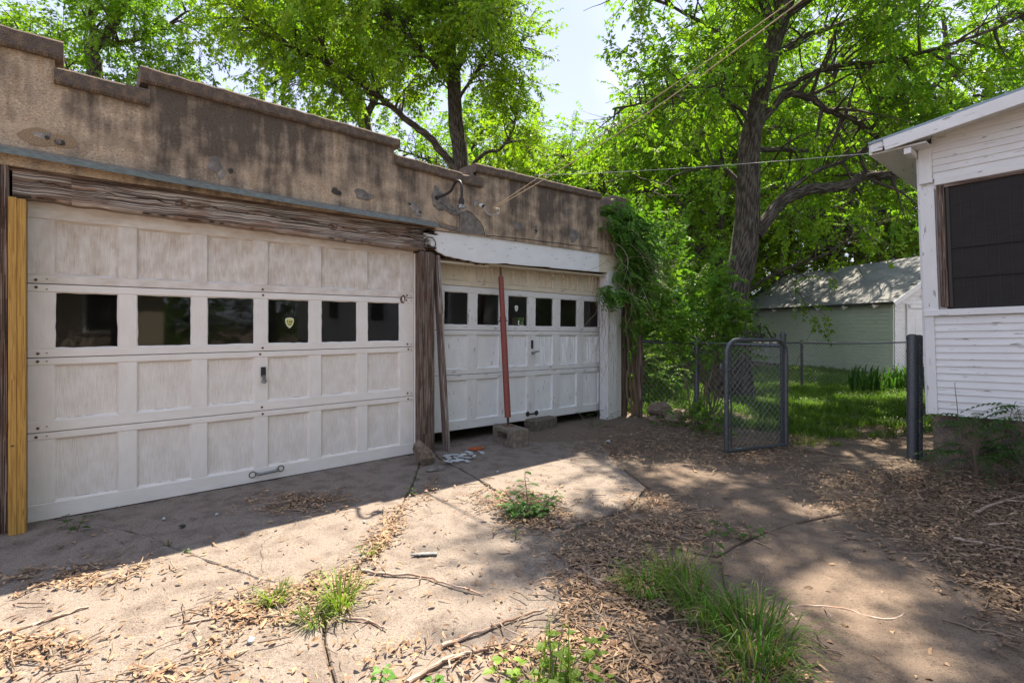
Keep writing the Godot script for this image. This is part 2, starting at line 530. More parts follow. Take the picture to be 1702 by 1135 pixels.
	for c in [Color(0.37, 0.37, 0.365), Color(0.42, 0.415, 0.405), Color(0.33, 0.335, 0.33), Color(0.40, 0.395, 0.38)]:
		M.shingles.append(mat(c, 0.97, grey(64, 64, func(k): return 0.62 + 0.38 * p4[k * 3] / 255.0), Vector3(2, 2, 1)))
	var rr := noise(256, 256, 0.05, 4, 71)
	M.red = mat(Color(1, 1, 1), 0.55, paint(256, 256, func(k): return Color(0.255, 0.052, 0.036).lerp(Color(0.10, 0.04, 0.025), clampf((rr[k] - 120) / 80.0, 0, 0.9))), Vector3(2, 6, 1))
	M.rust = mat(Color(1, 1, 1), 0.8, paint(256, 256, func(k): return Color(0.09, 0.06, 0.05).lerp(Color(0.24, 0.10, 0.045), clampf((rr[k] - 110) / 80.0, 0, 1))), Vector3(4, 4, 1))
	var galv := grey(256, 256, func(k): return 0.78 + 0.28 * (rr[k] / 255.0 - 0.5))
	M.galv = mat(Color(0.17, 0.185, 0.20), 0.5, galv, Vector3(3, 3, 1), null, 0.0, 0.55)
	M.zinc = mat(Color(0.30, 0.33, 0.32), 0.5, galv, Vector3(1, 6, 1), null, 0.0, 0.6)
	M.flashing = mat(Color(0.62, 0.66, 0.70), 0.32, galv, Vector3(2, 2, 1), null, 0.0, 0.85)
	M.wire = mat(Color(0.26, 0.27, 0.28), 0.5, null, Vector3.ONE, null, 0.0, 0.6)
	M.black = mat(Color(0.02, 0.02, 0.022), 0.6)
	M.iron = mat(Color(0.075, 0.06, 0.055), 0.55, galv, Vector3(4, 4, 1), null, 0.0, 0.4)
	M.chrome = mat(Color(0.45, 0.45, 0.44), 0.35, galv, Vector3(3, 3, 1), null, 0.0, 0.8)
	M.dark = mat(Color(0.05, 0.045, 0.04), 0.95)
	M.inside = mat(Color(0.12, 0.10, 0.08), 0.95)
	M.cable = mat(Color(0.44, 0.34, 0.21), 0.7)
	M.pale_cable = mat(Color(0.36, 0.36, 0.33), 0.6)
	M.rag = mat(Color(0.42, 0.10, 0.035), 0.9)
	M.chip = mat(Color(0.40, 0.43, 0.44), 0.8)
	M.screen = mat(Color(0.028, 0.023, 0.02), 0.85, grey(256, 256, func(k): return 0.55 + 0.45 * p1[(k / 256) * 512 + k % 256] / 255.0), Vector3(1.5, 1.5, 1))
	M.screen_line = mat(Color(0.045, 0.038, 0.034), 0.9)
	M.roof_tar = mat(Color(0.11, 0.11, 0.115), 0.95)
	M.roof_edge = mat(Color(0.23, 0.30, 0.34), 0.8)
	M.yellow_print = mat(Color(0.62, 0.60, 0.20), 0.6)
	M.white_print = mat(Color(0.72, 0.74, 0.70), 0.6)
	M.black_print = mat(Color(0.02, 0.02, 0.02), 0.6)
	M.back_lawn = mat(Color(0.10, 0.19, 0.03), 0.95)
	M.neighbour = mat(Color(0.5, 0.42, 0.33), 0.8)
	var gl := StandardMaterial3D.new()
	gl.albedo_color = Color(0.26, 0.25, 0.23, 0.07)
	gl.transparency = BaseMaterial3D.TRANSPARENCY_ALPHA
	gl.roughness = 0.03
	gl.metallic_specular = 0.6
	M.glass = gl
	M.leaf = leafmat(Color(0.85, 1.0, 0.35))
	M.leaf_tinted = leafmat(Color(0.8, 1.0, 0.4))
	M.leaf_tinted.albedo_color = Color(0.07, 0.15, 0.035).linear_to_srgb()
	M.leaf_shrub = leafmat(Color(0.8, 1.0, 0.4) * 0.8)
	M.grass = leafmat(Color(0.85, 1.0, 0.4))
	M.litter = leafmat(Color(0.3, 0.25, 0.2))
	M.litter.roughness = 0.85
	M.vine_wood = mat(Color(0.17, 0.125, 0.09), 0.9)
	M.dry_twig = mat(Color(0.34, 0.265, 0.20), 0.9)
	M.stick = mat(Color(1.1, 1.0, 0.95), 0.9, ww, Vector3(1.5, 8, 1))

func _ready() -> void:
	rng.seed = 20240517
	# ---- camera, sky, sun, exposure
	var cam := Camera3D.new()
	cam.name = "camera"
	cam.projection = Camera3D.PROJECTION_FRUSTUM
	cam.near = 0.05
	cam.far = 400.0
	cam.size = 0.05 * 1135.0 / 860.0
	cam.frustum_offset = Vector2(0, -26.5 / 860.0 * 0.05)
	cam.position = Vector3(0, 1.24, 0)
	add_child(cam)
	cam.current = true
	var env := Environment.new()
	var sky := Sky.new()
	var sm := ProceduralSkyMaterial.new()
	sm.sky_top_color = Color(0.60, 0.64, 0.76)
	sm.sky_horizon_color = Color(0.765, 0.78, 0.845)
	sm.sky_curve = 0.18
	sm.sky_energy_multiplier = 1.0
	sm.ground_bottom_color = Color(0.25, 0.24, 0.2)
	sm.ground_horizon_color = Color(0.5, 0.52, 0.5)
	sm.sun_angle_max = 1.0
	var cn := FastNoiseLite.new()
	cn.frequency = 0.012
	cn.fractal_octaves = 5
	cn.seed = 9
	var ci := cn.get_seamless_image(512, 256)
	ci.convert(Image.FORMAT_L8)
	var cd := ci.get_data()
	var cb := PackedByteArray()
	for k in cd.size():
		cb.append(255); cb.append(255); cb.append(255)
		cb.append(int(clampf((cd[k] - 118) * 2.2, 0, 150)))
	sm.sky_cover = ImageTexture.create_from_image(Image.create_from_data(512, 256, false, Image.FORMAT_RGBA8, cb))
	sm.sky_cover_modulate = Color(0.8, 0.8, 0.8, 0.4)
	sky.sky_material = sm
	env.background_mode = Environment.BG_SKY
	env.sky = sky
	env.background_energy_multiplier = 0.77
	env.tonemap_mode = Environment.TONE_MAPPER_LINEAR
	env.tonemap_exposure = 3.1
	env.sdfgi_enabled = true
	env.ssao_enabled = true
	env.ssil_enabled = true
	var we := WorldEnvironment.new()
	we.name = "world_environment"
	we.environment = env
	add_child(we)
	var sun := DirectionalLight3D.new()
	sun.name = "sun"
	sun.light_energy = 1.6
	sun.light_color = Color(1.0, 0.95, 0.87)
	sun.light_angular_distance = 0.55
	sun.shadow_enabled = true
	sun.basis = Basis.looking_at(Vector3(-0.182, -1.0, 0.576).normalized(), Vector3.UP)
	add_child(sun)

	var d := Vector3(0.76106, 0, -0.64868)
	var n := Vector3(0.64868, 0, 0.76106)
	GX = Transform3D(Basis(d, Vector3.UP, n), -n * D)
	var hn := Vector3(-0.753, 0, 0.658)
	HX = Transform3D(Basis(hn.normalized(), deg_to_rad(1.75)) * Basis(Vector3(0.658, 0, 0.753), Vector3.UP, hn), Vector3(3.43, 0, -4.28))
	make_materials()
	build_ground()
	build_garage()
	build_garage_things()
	build_house()
	build_far_garage()
	build_fences()
	build_cables()
	build_trees()
	build_bushes()
	build_vine()
	build_weeds()
	build_litter()
	build_behind()


# ---------------------------------------------------------------- the ground
func gh(x: float, z: float) -> float:
	var y := -0.02
	# leaf mould banked up against the white house
	var p := (Vector3(x, 0, z) - Vector3(3.43, 0, -4.28))
	var m := p.dot(Vector3(0.658, 0, 0.753))
	var w := p.dot(Vector3(-0.753, 0, 0.658))
	y += 0.11 * smoothstep(0.95, 0.05, w) * smoothstep(-0.75, 0.0, m)
	# the yard beyond the gate
	y += 0.03 * smoothstep(-4.9, -6.2, z)
	# soil gathered along the fence by the garage corner
	y += 0.07 * exp(-(pow((x - 1.9) / 0.6, 2) + pow((z + 6.0) / 0.7, 2)))
	y += 0.012 * sin(x * 2.3 + z) * sin(z * 1.9 - x * 0.7) * smoothstep(-3.6, -5.4, z - maxf(x - 1.0, 0.0) * 0.7)
	return y

func ragged(p: Array, amp: float) -> PackedVector2Array:
	var o := PackedVector2Array()
	for k in p.size():
		var a := Vector2(p[k][0], p[k][1]); var b := Vector2(p[(k + 1) % p.size()][0], p[(k + 1) % p.size()][1])
		var l := a.distance_to(b)
		var cnt := maxi(1, int(l / 0.09)) if l < 6.0 else 1
		var nn := (b - a).orthogonal().normalized()
		for j in cnt:
			o.append(a.lerp(b, float(j) / cnt) + (nn * rf(-amp, amp) if cnt > 1 else Vector2.ZERO))
	return o

func build_ground() -> void:
	var g := Geo.new()
	var xs := []; var zs := []
	for k in 121: xs.append(-9.0 + k * 0.17)
	for k in 121: zs.append(-16.0 + k * 0.15)
	xs = [-300.0, -60.0, -20.0] + xs + [20.0, 60.0, 300.0]
	zs = [-300.0, -60.0, -25.0] + zs + [6.0, 30.0, 300.0]
	for a in zs.size():
		for b in xs.size():
			g.v.append(Vector3(xs[b], gh(xs[b], zs[a]), zs[a])); g.n.append(Vector3.UP); g.u.append(Vector2(xs[b], zs[a])); g.c.append(Color.WHITE)
	var wdt := xs.size()
	for a in zs.size() - 1:
		for b in wdt - 1:
			var k := a * wdt + b
			g.i.append_array(PackedInt32Array([k, k + 1, k + wdt, k + 1, k + wdt + 1, k + wdt]))
	kind(part("ground", g, M.soil), "structure")
	# the driveway: worn concrete slabs with open joints
	var dw := Node3D.new()
	dw.name = "driveway"
	add_child(dw)
	kind(dw, "structure")
	var A := [[-0.85, -4.80], [-0.79, -4.12], [-0.765, -3.57], [-0.77, -3.06], [-0.79, -2.78], [-0.82, -2.55], [-0.84, -2.38]]
	var A2 := [[-0.84, -2.38], [-0.81, -2.25], [-0.75, -2.05], [-0.68, -1.91], [-0.62, -1.8], [-0.5, -1.3], [-0.4, 2.5]]
	var C := [[-3.4, -3.40], [-3.07, -3.34], [-2.73, -3.26], [-2.38, -3.15], [-2.12, -3.03], [-1.83, -2.85], [-1.58, -2.71], [-1.24, -2.53], [-1.0, -2.44], [-0.84, -2.38]]
	var B := [[-0.66, -4.80], [-0.46, -4.52], [-0.24, -4.12], [-0.05, -3.75], [0.14, -3.45], [0.33, -3.15], [0.43, -2.74], [0.46, -2.49], [0.54, -2.23], [0.62, -1.98], [0.69, -1.8], [0.9, -1.2], [1.6, 2.5]]
	var rev := func(L: Array) -> Array:
		var q := L.duplicate(); q.reverse(); return q
	var shift := func(L: Array, dx: float, dz: float) -> Array:
		var q := []
		for e in L: q.append([e[0] + dx, e[1] + dz])
		return q
	var fw := func(s: float, w: float) -> Array:
		var q := GX * Vector3(s, 0, w)
		return [q.x, q.z]
	var slabs := [
		[fw.call(-1.3, 0.0), fw.call(2.45, 0.0)] + A + rev.call(shift.call(C, 0.0, -0.004)),
		shift.call(C, 0.0, 0.003) + shift.call(A2, -0.006, 0.0) + [[-6.0, 2.5], [-6.0, -3.0]],
		[fw.call(2.47, 0.0), fw.call(2.80, -0.3)] + shift.call(B, -0.010, 0.0) + rev.call(shift.call(A2, 0.009, 0.0)) + rev.call(shift.call(A, 0.010, 0.0)),
		[fw.call(2.83, -0.3), fw.call(4.55, -0.3), fw.call(4.35, 0.75), [0.93, -4.55], [1.02, -3.95], [0.78, -3.52]] + rev.call(shift.call(B.slice(0, 6), 0.004, 0.0)),
		[[0.45, -3.0], [0.82, -3.46], [1.06, -3.92], [0.97, -4.5], [1.6, -4.75], [2.35, -4.2], [2.2, -3.45], [1.75, -3.25], [1.36, -3.01], [1.11, -2.80], [0.82, -2.95], [0.56, -2.85]],
		[[1.11, -2.74], [1.38, -2.98], [1.75, -3.22], [2.3, -3.0], [2.15, -2.4], [2.1, -1.8], [2.6, 2.5], [1.72, 2.5], [1.1, -1.3], [1.0, -1.8], [0.96, -2.3]],
		[[2.86, -5.18], [3.40, -4.55], [4.2, -5.55], [4.4, -6.1], [3.6, -5.75]],
	]
	for k in slabs.size():
		var gg := Geo.new()
		var poly := ragged(slabs[k], 0.007)
		gg.uo = Vector2(k * 0.73, k * 0.41)
		var top: float = [0.0, 0.002, -0.004, 0.004, -0.006, 0.008, 0.018][k]
		# x, z plan turned into an upright prism
		gg.prism(poly, -0.12, top, Transform3D(Basis(Vector3.RIGHT, Vector3(0, 0, 1), Vector3.UP), Vector3.ZERO), Vector2(1, 1), 0.006)
		var o := part("concrete_slab", gg, M.concrete if k < 4 else M.dirty_shaded_concrete, dw)


	# dirt-filled hairline cracks across the slabs
	for L in [[[0.13, -3.80], [0.24, -3.92], [0.33, -4.02], [0.52, -4.12], [0.70, -4.2]], [[-2.35, -3.16], [-2.28, -2.9], [-2.34, -2.6], [-2.25, -2.3], [-2.3, -1.9]], [[-0.70, -2.6], [-0.45, -2.75], [-0.15, -2.7], [0.1, -2.84], [0.38, -2.8]], [[-1.5, -3.5], [-1.35, -3.2], [-1.42, -2.95], [-1.25, -2.6]], [[-0.60, -4.4], [-0.2, -4.55], [0.25, -4.72], [0.75, -4.8]], [[1.05, -2.2], [1.4, -2.3], [1.75, -2.2], [2.1, -2.3]], [[-0.6, -1.95], [-0.3, -1.75], [0.1, -1.72]], [[1.2, -3.3], [1.35, -3.8], [1.2, -4.3], [1.4, -4.7]]]:
		var pts := []
		for e in L: pts.append(Vector3(e[0], 0.0022, e[1]))
		var g2 := Geo.new()
		g2.tube(smooth(pts, 9, 0.012), [0.0012, 0.0026, 0.001], 4, false)
		for k in g2.v.size(): g2.v[k].y = clampf(g2.v[k].y, 0.0, 0.005)
		part("crack", g2, M.soil, dw)


# ---------------------------------------------------------------- the old double garage
func recess(x0: float, x1: float, y0: float, y1: float, z: float, ripple := 0.0, seed_ := 0) -> Geo:
	var g := Geo.new()
	g.uo = Vector2(rf(0, 9), rf(0, 9))
	var mo := 0.013
	var zi := z - 0.016
	var o := [Vector3(x0, y0, z), Vector3(x1, y0, z), Vector3(x1, y1, z), Vector3(x0, y1, z)]
	var p := [Vector3(x0 + mo, y0 + mo, zi), Vector3(x1 - mo, y0 + mo, zi), Vector3(x1 - mo, y1 - mo, zi), Vector3(x0 + mo, y1 - mo, zi)]
	for k in 4:
		var l := (k + 1) % 4
		var uv := func(q: Vector3) -> Vector2: return Vector2(q.x, q.y) if k % 2 == 0 else Vector2(q.y, q.x)
		g.quad(o[k], o[l], p[l], p[k], uv.call(o[k]), uv.call(o[l]), uv.call(p[l]), uv.call(p[k]))
	var nx := 44 if ripple > 0.0 else 6
	var ny := 6
	var f := FastNoiseLite.new()
	f.seed = seed_
	f.frequency = 9.0
	var zz := func(a: int, b: int) -> Vector3:
		var x := lerpf(p[0].x, p[1].x, float(a) / nx); var y := lerpf(p[0].y, p[2].y, float(b) / ny)
		var dz := 0.0
		if ripple > 0.0:
			var edge: float = smoothstep(0.0, 0.12, float(a) / nx) * smoothstep(1.0, 0.88, float(a) / nx)
			dz = ripple * edge * maxf(0.0, f.get_noise_2d(x * 2.2 + y * 0.25, y * 0.22) * 2.4) * (0.6 + 0.4 * float(b) / ny)
		else:
			dz = 0.0015 * f.get_noise_2d(x, y)
		return Vector3(x, y, zi + dz)
	for a in nx:
		for b in ny:
			var q0: Vector3 = zz.call(a, b); var q1: Vector3 = zz.call(a + 1, b); var q2: Vector3 = zz.call(a + 1, b + 1); var q3: Vector3 = zz.call(a, b + 1)
			g.quad(q0, q1, q2, q3, Vector2(q0.y, q0.x), Vector2(q1.y, q1.x), Vector2(q2.y, q2.x), Vector2(q3.y, q3.x))
	return g

func garage_door(parent: Node3D, label: String, xf: Transform3D, e0: float, e1: float, cols: Array, rows: Array, mats: Dictionary, ripples: Dictionary) -> Node3D:
	var dr := Node3D.new()
	dr.name = nm(parent, "garage_door")
	parent.add_child(dr)
	dr.transform = xf
	dr.set_meta("label", label)
	var th := 0.036
	for r in rows.size():
		var R: Array = rows[r]
		var win: bool = R.size() > 4
		var rail: Material = mats.rail_top if r == 3 else mats.rail
		var g0 := 0.0025
		part("rail", bx(Vector3((e0 + e1) / 2, (R[0] + g0 + R[2]) / 2, -th / 2), Vector3(e1 - e0, R[2] - R[0] - g0, th), 0.003), rail, dr)
		part("rail", bx(Vector3((e0 + e1) / 2, (R[3] + R[1] - g0) / 2, -th / 2), Vector3(e1 - e0, R[1] - g0 - R[3], th), 0.003), rail, dr)
		var x := e0
		for k in cols.size() + 1:
			var nx: float = cols[k][0] if k < cols.size() else e1
			part("stile", bx(Vector3((x + nx) / 2, (R[2] + R[3]) / 2, -th / 2 - 0.0015), Vector3(nx - x, R[3] - R[2], th - 0.003), 0.0025), rail, dr)
			if k < cols.size():
				var c: Array = cols[k]
				if win:
					var gp := bx(Vector3((c[0] + c[1]) / 2, (R[2] + R[3]) / 2, -0.022), Vector3(c[1] - c[0], R[3] - R[2], 0.0))
					gp = Geo.new()
					gp.quad(Vector3(c[0], R[2], -0.02), Vector3(c[1], R[2], -0.02), Vector3(c[1], R[3], -0.02), Vector3(c[0], R[3], -0.02))
					part("window_pane", gp, M.glass, dr)
					# putty beads round the pane, uneven
					var bd := Geo.new()
					var q := [Vector3(c[0], R[2], -0.014), Vector3(c[1], R[2], -0.014), Vector3(c[1], R[3], -0.014), Vector3(c[0], R[3], -0.014)]
					for j in 4:
						var pts := []
						for t in 9:
							pts.append(q[j].lerp(q[(j + 1) % 4], t / 8.0) + Vector3(rf(-1, 1), rf(-1, 1), 0) * 0.0025)
						bd.tube(pts, [0.0065], 5, false)
					part("putty_bead", bd, rail, dr)
				else:
					var rp: float = ripples.get([r, k], 0.0)
					# opened joint along the panel's lower edge
					var jc := Geo.new()
					var jp := []
					var j0: float = c[0] + rf(0.01, 0.12); var j1: float = c[1] - rf(0.01, 0.14)
					for t in 9:
						jp.append(Vector3(lerpf(j0, j1, t / 8.0), R[2] + 0.011 + rf(-0.002, 0.002), -0.0195))
					jc.tube(jp, [0.0008, rf(0.0012, 0.003), 0.0008], 4, false)
					if r < 2 or rng.randf() < 0.3: part("open_joint", jc, M.rot, dr)
					part("panel", recess(c[0], c[1], R[2], R[3], -0.006, rp, r * 10 + k), mats.panel_top if r == 3 else mats.panel, dr)
				x = c[1]
	return dr

func blob_poly(rx: float, ry: float, cnt: int, amp: float) -> PackedVector2Array:
	var p := PackedVector2Array()
	var p1 := rf(0, TAU)
	var p2 := rf(0, TAU)
	for k in cnt:
		var a := TAU * k / cnt
		p.append(Vector2(cos(a) * rx, sin(a) * ry) * (1.0 + amp * (0.55 * sin(a * 2.0 + p1) + 0.4 * sin(a * 3.0 + p2) + 0.25 * sin(a * 5.0 + p1 * 3.0) + rf(-0.15, 0.15))))
	return p

func screw(at: Vector3, r: float, parent: Node, m: Material) -> void:
	var g := Geo.new()
	g.tube([at - Vector3(0, 0, 0.004), at + Vector3(0, 0, 0.0035)], [r], 8)
	part("screw_head", g, m, parent)

func build_garage() -> void:
	var G := thing("garage", "old two-door garage with a stained stepped concrete parapet and worn white doors", "garage", GX)
	# stepped parapet wall
	var wall := Geo.new()
	wall.prism(PackedVector2Array([Vector2(-1.2, 2.2), Vector2(2.69, 2.19), Vector2(2.70, 2.168), Vector2(5.75, 2.17), Vector2(5.75, 2.62), Vector2(5.145, 2.64), Vector2(5.138, 2.86), Vector2(3.19, 2.83), Vector2(3.185, 2.69), Vector2(2.25, 2.72), Vector2(2.245, 2.88), Vector2(0.40, 2.89), Vector2(0.395, 2.75), Vector2(-0.075, 2.76), Vector2(-0.08, 2.91), Vector2(-1.2, 2.91)]), -0.09, 0.13)
	part("parapet_wall", wall, M.stucco, G)
	# side piers and the rest of the shell
	part("pier", bx(Vector3(-0.80, 1.1, 0.0), Vector3(0.80, 2.21, 0.24), 0.01), M.mortar, G)
	for s in [-1.13, 5.72]:
		var sw := Geo.new()
		if s < 0.0:
			sw.box(Vector3(s, 1.3, -3.0), Vector3(0.14, 2.6, 5.8))
		else:   # with a small window opening
			sw.box(Vector3(s, 1.3, -1.0), Vector3(0.14, 2.6, 1.8)); sw.box(Vector3(s, 1.3, -4.05), Vector3(0.14, 2.6, 3.7))
			sw.box(Vector3(s, 0.55, -2.05), Vector3(0.14, 1.1, 0.30)); sw.box(Vector3(s, 1.985, -2.05), Vector3(0.14, 1.23, 0.30))
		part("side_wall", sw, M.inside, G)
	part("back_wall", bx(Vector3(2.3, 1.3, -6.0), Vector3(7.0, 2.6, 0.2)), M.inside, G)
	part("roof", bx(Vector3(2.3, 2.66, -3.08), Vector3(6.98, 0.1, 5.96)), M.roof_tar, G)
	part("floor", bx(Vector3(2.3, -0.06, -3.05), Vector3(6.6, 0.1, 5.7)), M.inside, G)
	# things half seen inside: a ceiling joist row
	for k in 5:
		part("joist", bx(Vector3(0.2 + k * 1.15, 2.5, -3.0), Vector3(0.05, 0.16, 5.6)), M.dark_wood, G)
	# coping stones
	var cps := [[-1.2, -0.037, 3.02, 3.012, 2.90, 2.895], [-0.083, 0.405, 2.845, 2.842, 2.742, 2.735], [0.353, 2.291, 2.992, 2.95, 2.885, 2.868], [2.248, 2.985, 2.802, 2.775, 2.715, 2.675], [2.992, 3.247, 2.762, 2.77, 2.672, 2.668], [3.147, 5.139, 2.908, 2.928, 2.815, 2.85]]
	for k in cps.size():
		var c: Array = cps[k]
		var g := Geo.new()
		var L: float = c[1] - c[0]
		var cnt := maxi(3, int(L / 0.07))
		var z0 := -0.13; var z1 := 0.168
		var f := FastNoiseLite.new()
		f.seed = 100 + k; f.frequency = 5.0
		var ring := func(a: int) -> Array:
			var t := float(a) / cnt
			var s: float = c[0] + L * t
			var yt: float = lerpf(c[2], c[3], t) + 0.007 * f.get_noise_1d(s * 3.0) ; var yb: float = lerpf(c[4], c[5], t) + 0.006 * f.get_noise_1d(s * 3.0 + 50.0)
			var e := 0.012 + 0.010 * absf(f.get_noise_1d(s * 4.0 + 90.0))
			var e2 := 0.010 + 0.014 * absf(f.get_noise_1d(s * 4.0 + 190.0))
			var zf := z1 + 0.006 * f.get_noise_1d(s * 3.0 + 150.0)
			return [Vector3(s, yb, z0), Vector3(s, yb, zf - e2), Vector3(s, yb + e2, zf), Vector3(s, yt - e, zf), Vector3(s, yt, zf - e), Vector3(s, yt, z0 + e), Vector3(s, yt - e, z0)]
		for a in cnt:
			var r0: Array = ring.call(a); var r1: Array = ring.call(a + 1)
			for j in 7:
				var l := (j + 1) % 7
				var uvj := func(q: Vector3) -> Vector2: return Vector2(q.x + k * 0.7, q.y - q.z)
				g.quad(r0[j], r0[l], r1[l], r1[j], uvj.call(r0[j]), uvj.call(r0[l]), uvj.call(r1[l]), uvj.call(r1[j]))
		for e in [0, cnt]:
			var r0: Array = ring.call(e)
			var us := []
			for q in r0: us.append(Vector2(q.z, q.y))
			g.face(r0, Vector3(-1 if e == 0 else 1, 0, 0), us)
		part("coping_stone", g, M.coping, G)
	var bk := Geo.new()
	bk.box(Vector3(5.54, 2.85, 0.0), Vector3(0.3, 0.2, 0.3), Basis(), 0.02)
	part("corner_block", bk, M.coping, G)
	var rb := Geo.new()
	rb.stone(Vector3(3.16, 2.80, 0.08), Vector3(0.12, 0.06, 0.12), 5)
	part("broken_coping_lump", rb, M.coping, G)
	# mortar patches, plugs and holes on the parapet
	for q in [[-0.115, 2.395, 0.12, 0.06, M.ochre_patch], [-0.135, 2.412, 0.045, 0.022, M.pale_mortar], [0.80, 2.42, 0.055, 0.05, M.mortar], [0.845, 2.37, 0.03, 0.04, M.pale_mortar], [1.95, 2.385, 0.075, 0.05, M.mortar], [2.44, 2.36, 0.045, 0.045, M.pale_mortar], [2.50, 2.325, 0.03, 0.06, M.pale_mortar], [3.755, 2.335, 0.055, 0.05, M.mortar], [4.66, 2.34, 0.10, 0.07, M.mortar], [4.02, 2.325, 0.028, 0.05, M.mortar], [3.18, 2.50, 0.03, 0.035, M.pale_mortar]]:
		var g := Geo.new()
		g.prism(blob_poly(q[2], q[3], 26, 0.32), 0.12, 0.1335 + rf(0, 0.003), Transform3D(Basis(), Vector3(q[0], q[1], 0)), Vector2(1, 1), 0.003)
		part("mortar_patch", g, q[4], G)
	for q in [[-0.055, 2.385, 0.024], [-0.115, 2.40, 0.014], [1.70, 2.375, 0.035], [1.735, 2.365, 0.022], [4.02, 2.318, 0.022], [2.405, 2.375, 0.016], [2.515, 2.315, 0.014], [0.905, 2.395, 0.02], [1.955, 2.38, 0.008]]:
		var g := Geo.new()
		g.prism(blob_poly(q[2], q[2] * 0.8, 9, 0.3), 0.12, 0.1378, Transform3D(Basis(), Vector3(q[0], q[1], 0)), Vector2(1, 1), 0.001)
		part("hole", g, M.dark, G)
	var plug := Geo.new()
	plug.tube([Vector3(-0.062, 2.383, 0.13), Vector3(-0.062, 2.383, 0.148)], [0.017, 0.014], 10)
	part("plug", plug, M.mortar, G)
	# grey repair round the lamp: slabs of render with open cracks between
	for q in [[[2.68, 2.60], [2.71, 2.585], [2.80, 2.52], [2.86, 2.44], [2.97, 2.40], [2.966, 2.345], [2.87, 2.345], [2.79, 2.375], [2.73, 2.36], [2.66, 2.40], [2.645, 2.50]], [[2.66, 2.385], [2.73, 2.35], [2.79, 2.365], [2.87, 2.335], [2.966, 2.335], [2.966, 2.215], [2.72, 2.25], [2.67, 2.30]], [[2.72, 2.24], [2.966, 2.205], [2.966, 2.18], [2.74, 2.20]]]:
		var g := Geo.new()
		g.prism(ragged(q, 0.004), 0.12, 0.138 + rf(0, 0.004), Transform3D(), Vector2(1, 1), 0.004)
		part("render_patch", g, M.mortar if q[0][1] > 2.5 or q[0][1] < 2.3 else M.stucco, G)
	var rp := Geo.new()
	rp.prism(ragged([[2.978, 2.175], [2.978, 2.395], [3.06, 2.40], [3.112, 2.385], [3.19, 2.33], [3.25, 2.28], [3.285, 2.178]], 0.004), 0.12, 0.133, Transform3D(), Vector2(1, 1), 0.002)
	part("render_patch", rp, M.mortar, G)
	var ck := Geo.new()
	for L in [[[2.972, 2.43], [2.971, 2.30], [2.973, 2.172]], [[2.755, 2.42], [2.80, 2.40], [2.88, 2.395], [2.97, 2.405]], [[3.03, 2.406], [3.115, 2.392], [3.196, 2.336], [3.255, 2.285], [3.292, 2.178]], [[3.30, 2.185], [3.7, 2.200], [4.3, 2.212], [5.1, 2.225]]]:
		var pts := []
		for e in L: pts.append(Vector3(e[0], e[1], 0.131))
		ck.tube(smooth(pts, 6, 0.003), [0.0035, 0.0045], 4)
	part("crack", ck, M.dark, G)
	# galvanised flashing above the left door: sloping lip and drip face
	var fl := Geo.new()
	var ff := Geo.new()
	var fp := func(s: float) -> float: return lerpf(2.292, 2.222, clampf((s + 0.32) / 3.02, 0, 1)) - 0.012 * sin(PI * clampf((s + 0.32) / 3.02, 0, 1))
	for k in 24:
		var s0 := -1.2 + 3.89 * k / 24.0; var s1 := -1.2 + 3.89 * (k + 1) / 24.0
		var ys := [fp.call(s0), fp.call(s1)]
		var wv := [0.19 + 0.004 * sin(s0 * 9.0), 0.19 + 0.004 * sin(s1 * 9.0)]
		fl.quad(Vector3(s0, ys[0], wv[0]), Vector3(s1, ys[1], wv[1]), Vector3(s1, ys[1] + 0.028, 0.128), Vector3(s0, ys[0] + 0.028, 0.128), Vector2(s0, 0), Vector2(s1, 0), Vector2(s1, 0.06), Vector2(s0, 0.06))
		ff.quad(Vector3(s0, ys[0] - 0.038, wv[0] + 0.002), Vector3(s1, ys[1] - 0.038, wv[1] + 0.002), Vector3(s1, ys[1], wv[1]), Vector3(s0, ys[0], wv[0]), Vector2(s0, 0.1), Vector2(s1, 0.1), Vector2(s1, 0.06), Vector2(s0, 0.06))
	part("flashing", fl, M.flashing, G)
	part("flashing_drip_face", ff, M.zinc, G)
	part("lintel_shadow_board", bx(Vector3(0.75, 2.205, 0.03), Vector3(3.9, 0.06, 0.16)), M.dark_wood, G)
	# the weathered header beam, its right end broken and rotten
	var bm := Geo.new()
	var fb := FastNoiseLite.new()
	fb.seed = 77; fb.frequency = 2.2
	var bring := func(a: int) -> Array:
		var t := a / 60.0
		var s := lerpf(-0.272, 2.60, t)
		var yt: float = lerpf(2.25, 2.213, t) + 0.012 * fb.get_noise_1d(s * 3.0) - 0.012 * sin(PI * t)
		var yb: float = lerpf(2.022, 1.948, t) + 0.010 * fb.get_noise_1d(s * 2.0 + 30.0) + 0.02 * pow(maxf(0.0, t - 0.9) * 10.0, 2.0) * -0.2
		if t > 0.93: yt -= (t - 0.93) * 1.6 * (0.9 + fb.get_noise_1d(s * 20.0))
		if t > 0.96: yb += (t - 0.96) * 0.5
		var zf := 0.10 + 0.006 * fb.get_noise_1d(s * 3.0 + 60.0)
		var md: float = lerpf(yb, yt, 0.45 + 0.15 * fb.get_noise_1d(s * 1.3 + 11.0))
		return [Vector3(s, yb, -0.10), Vector3(s, yb, zf - 0.012), Vector3(s, yb + 0.012, zf), Vector3(s, md - 0.006, zf + 0.004), Vector3(s, md, zf - 0.010), Vector3(s, md + 0.007, zf + 0.003), Vector3(s, yt - 0.014, zf), Vector3(s, yt, zf - 0.014), Vector3(s, yt, -0.10)]
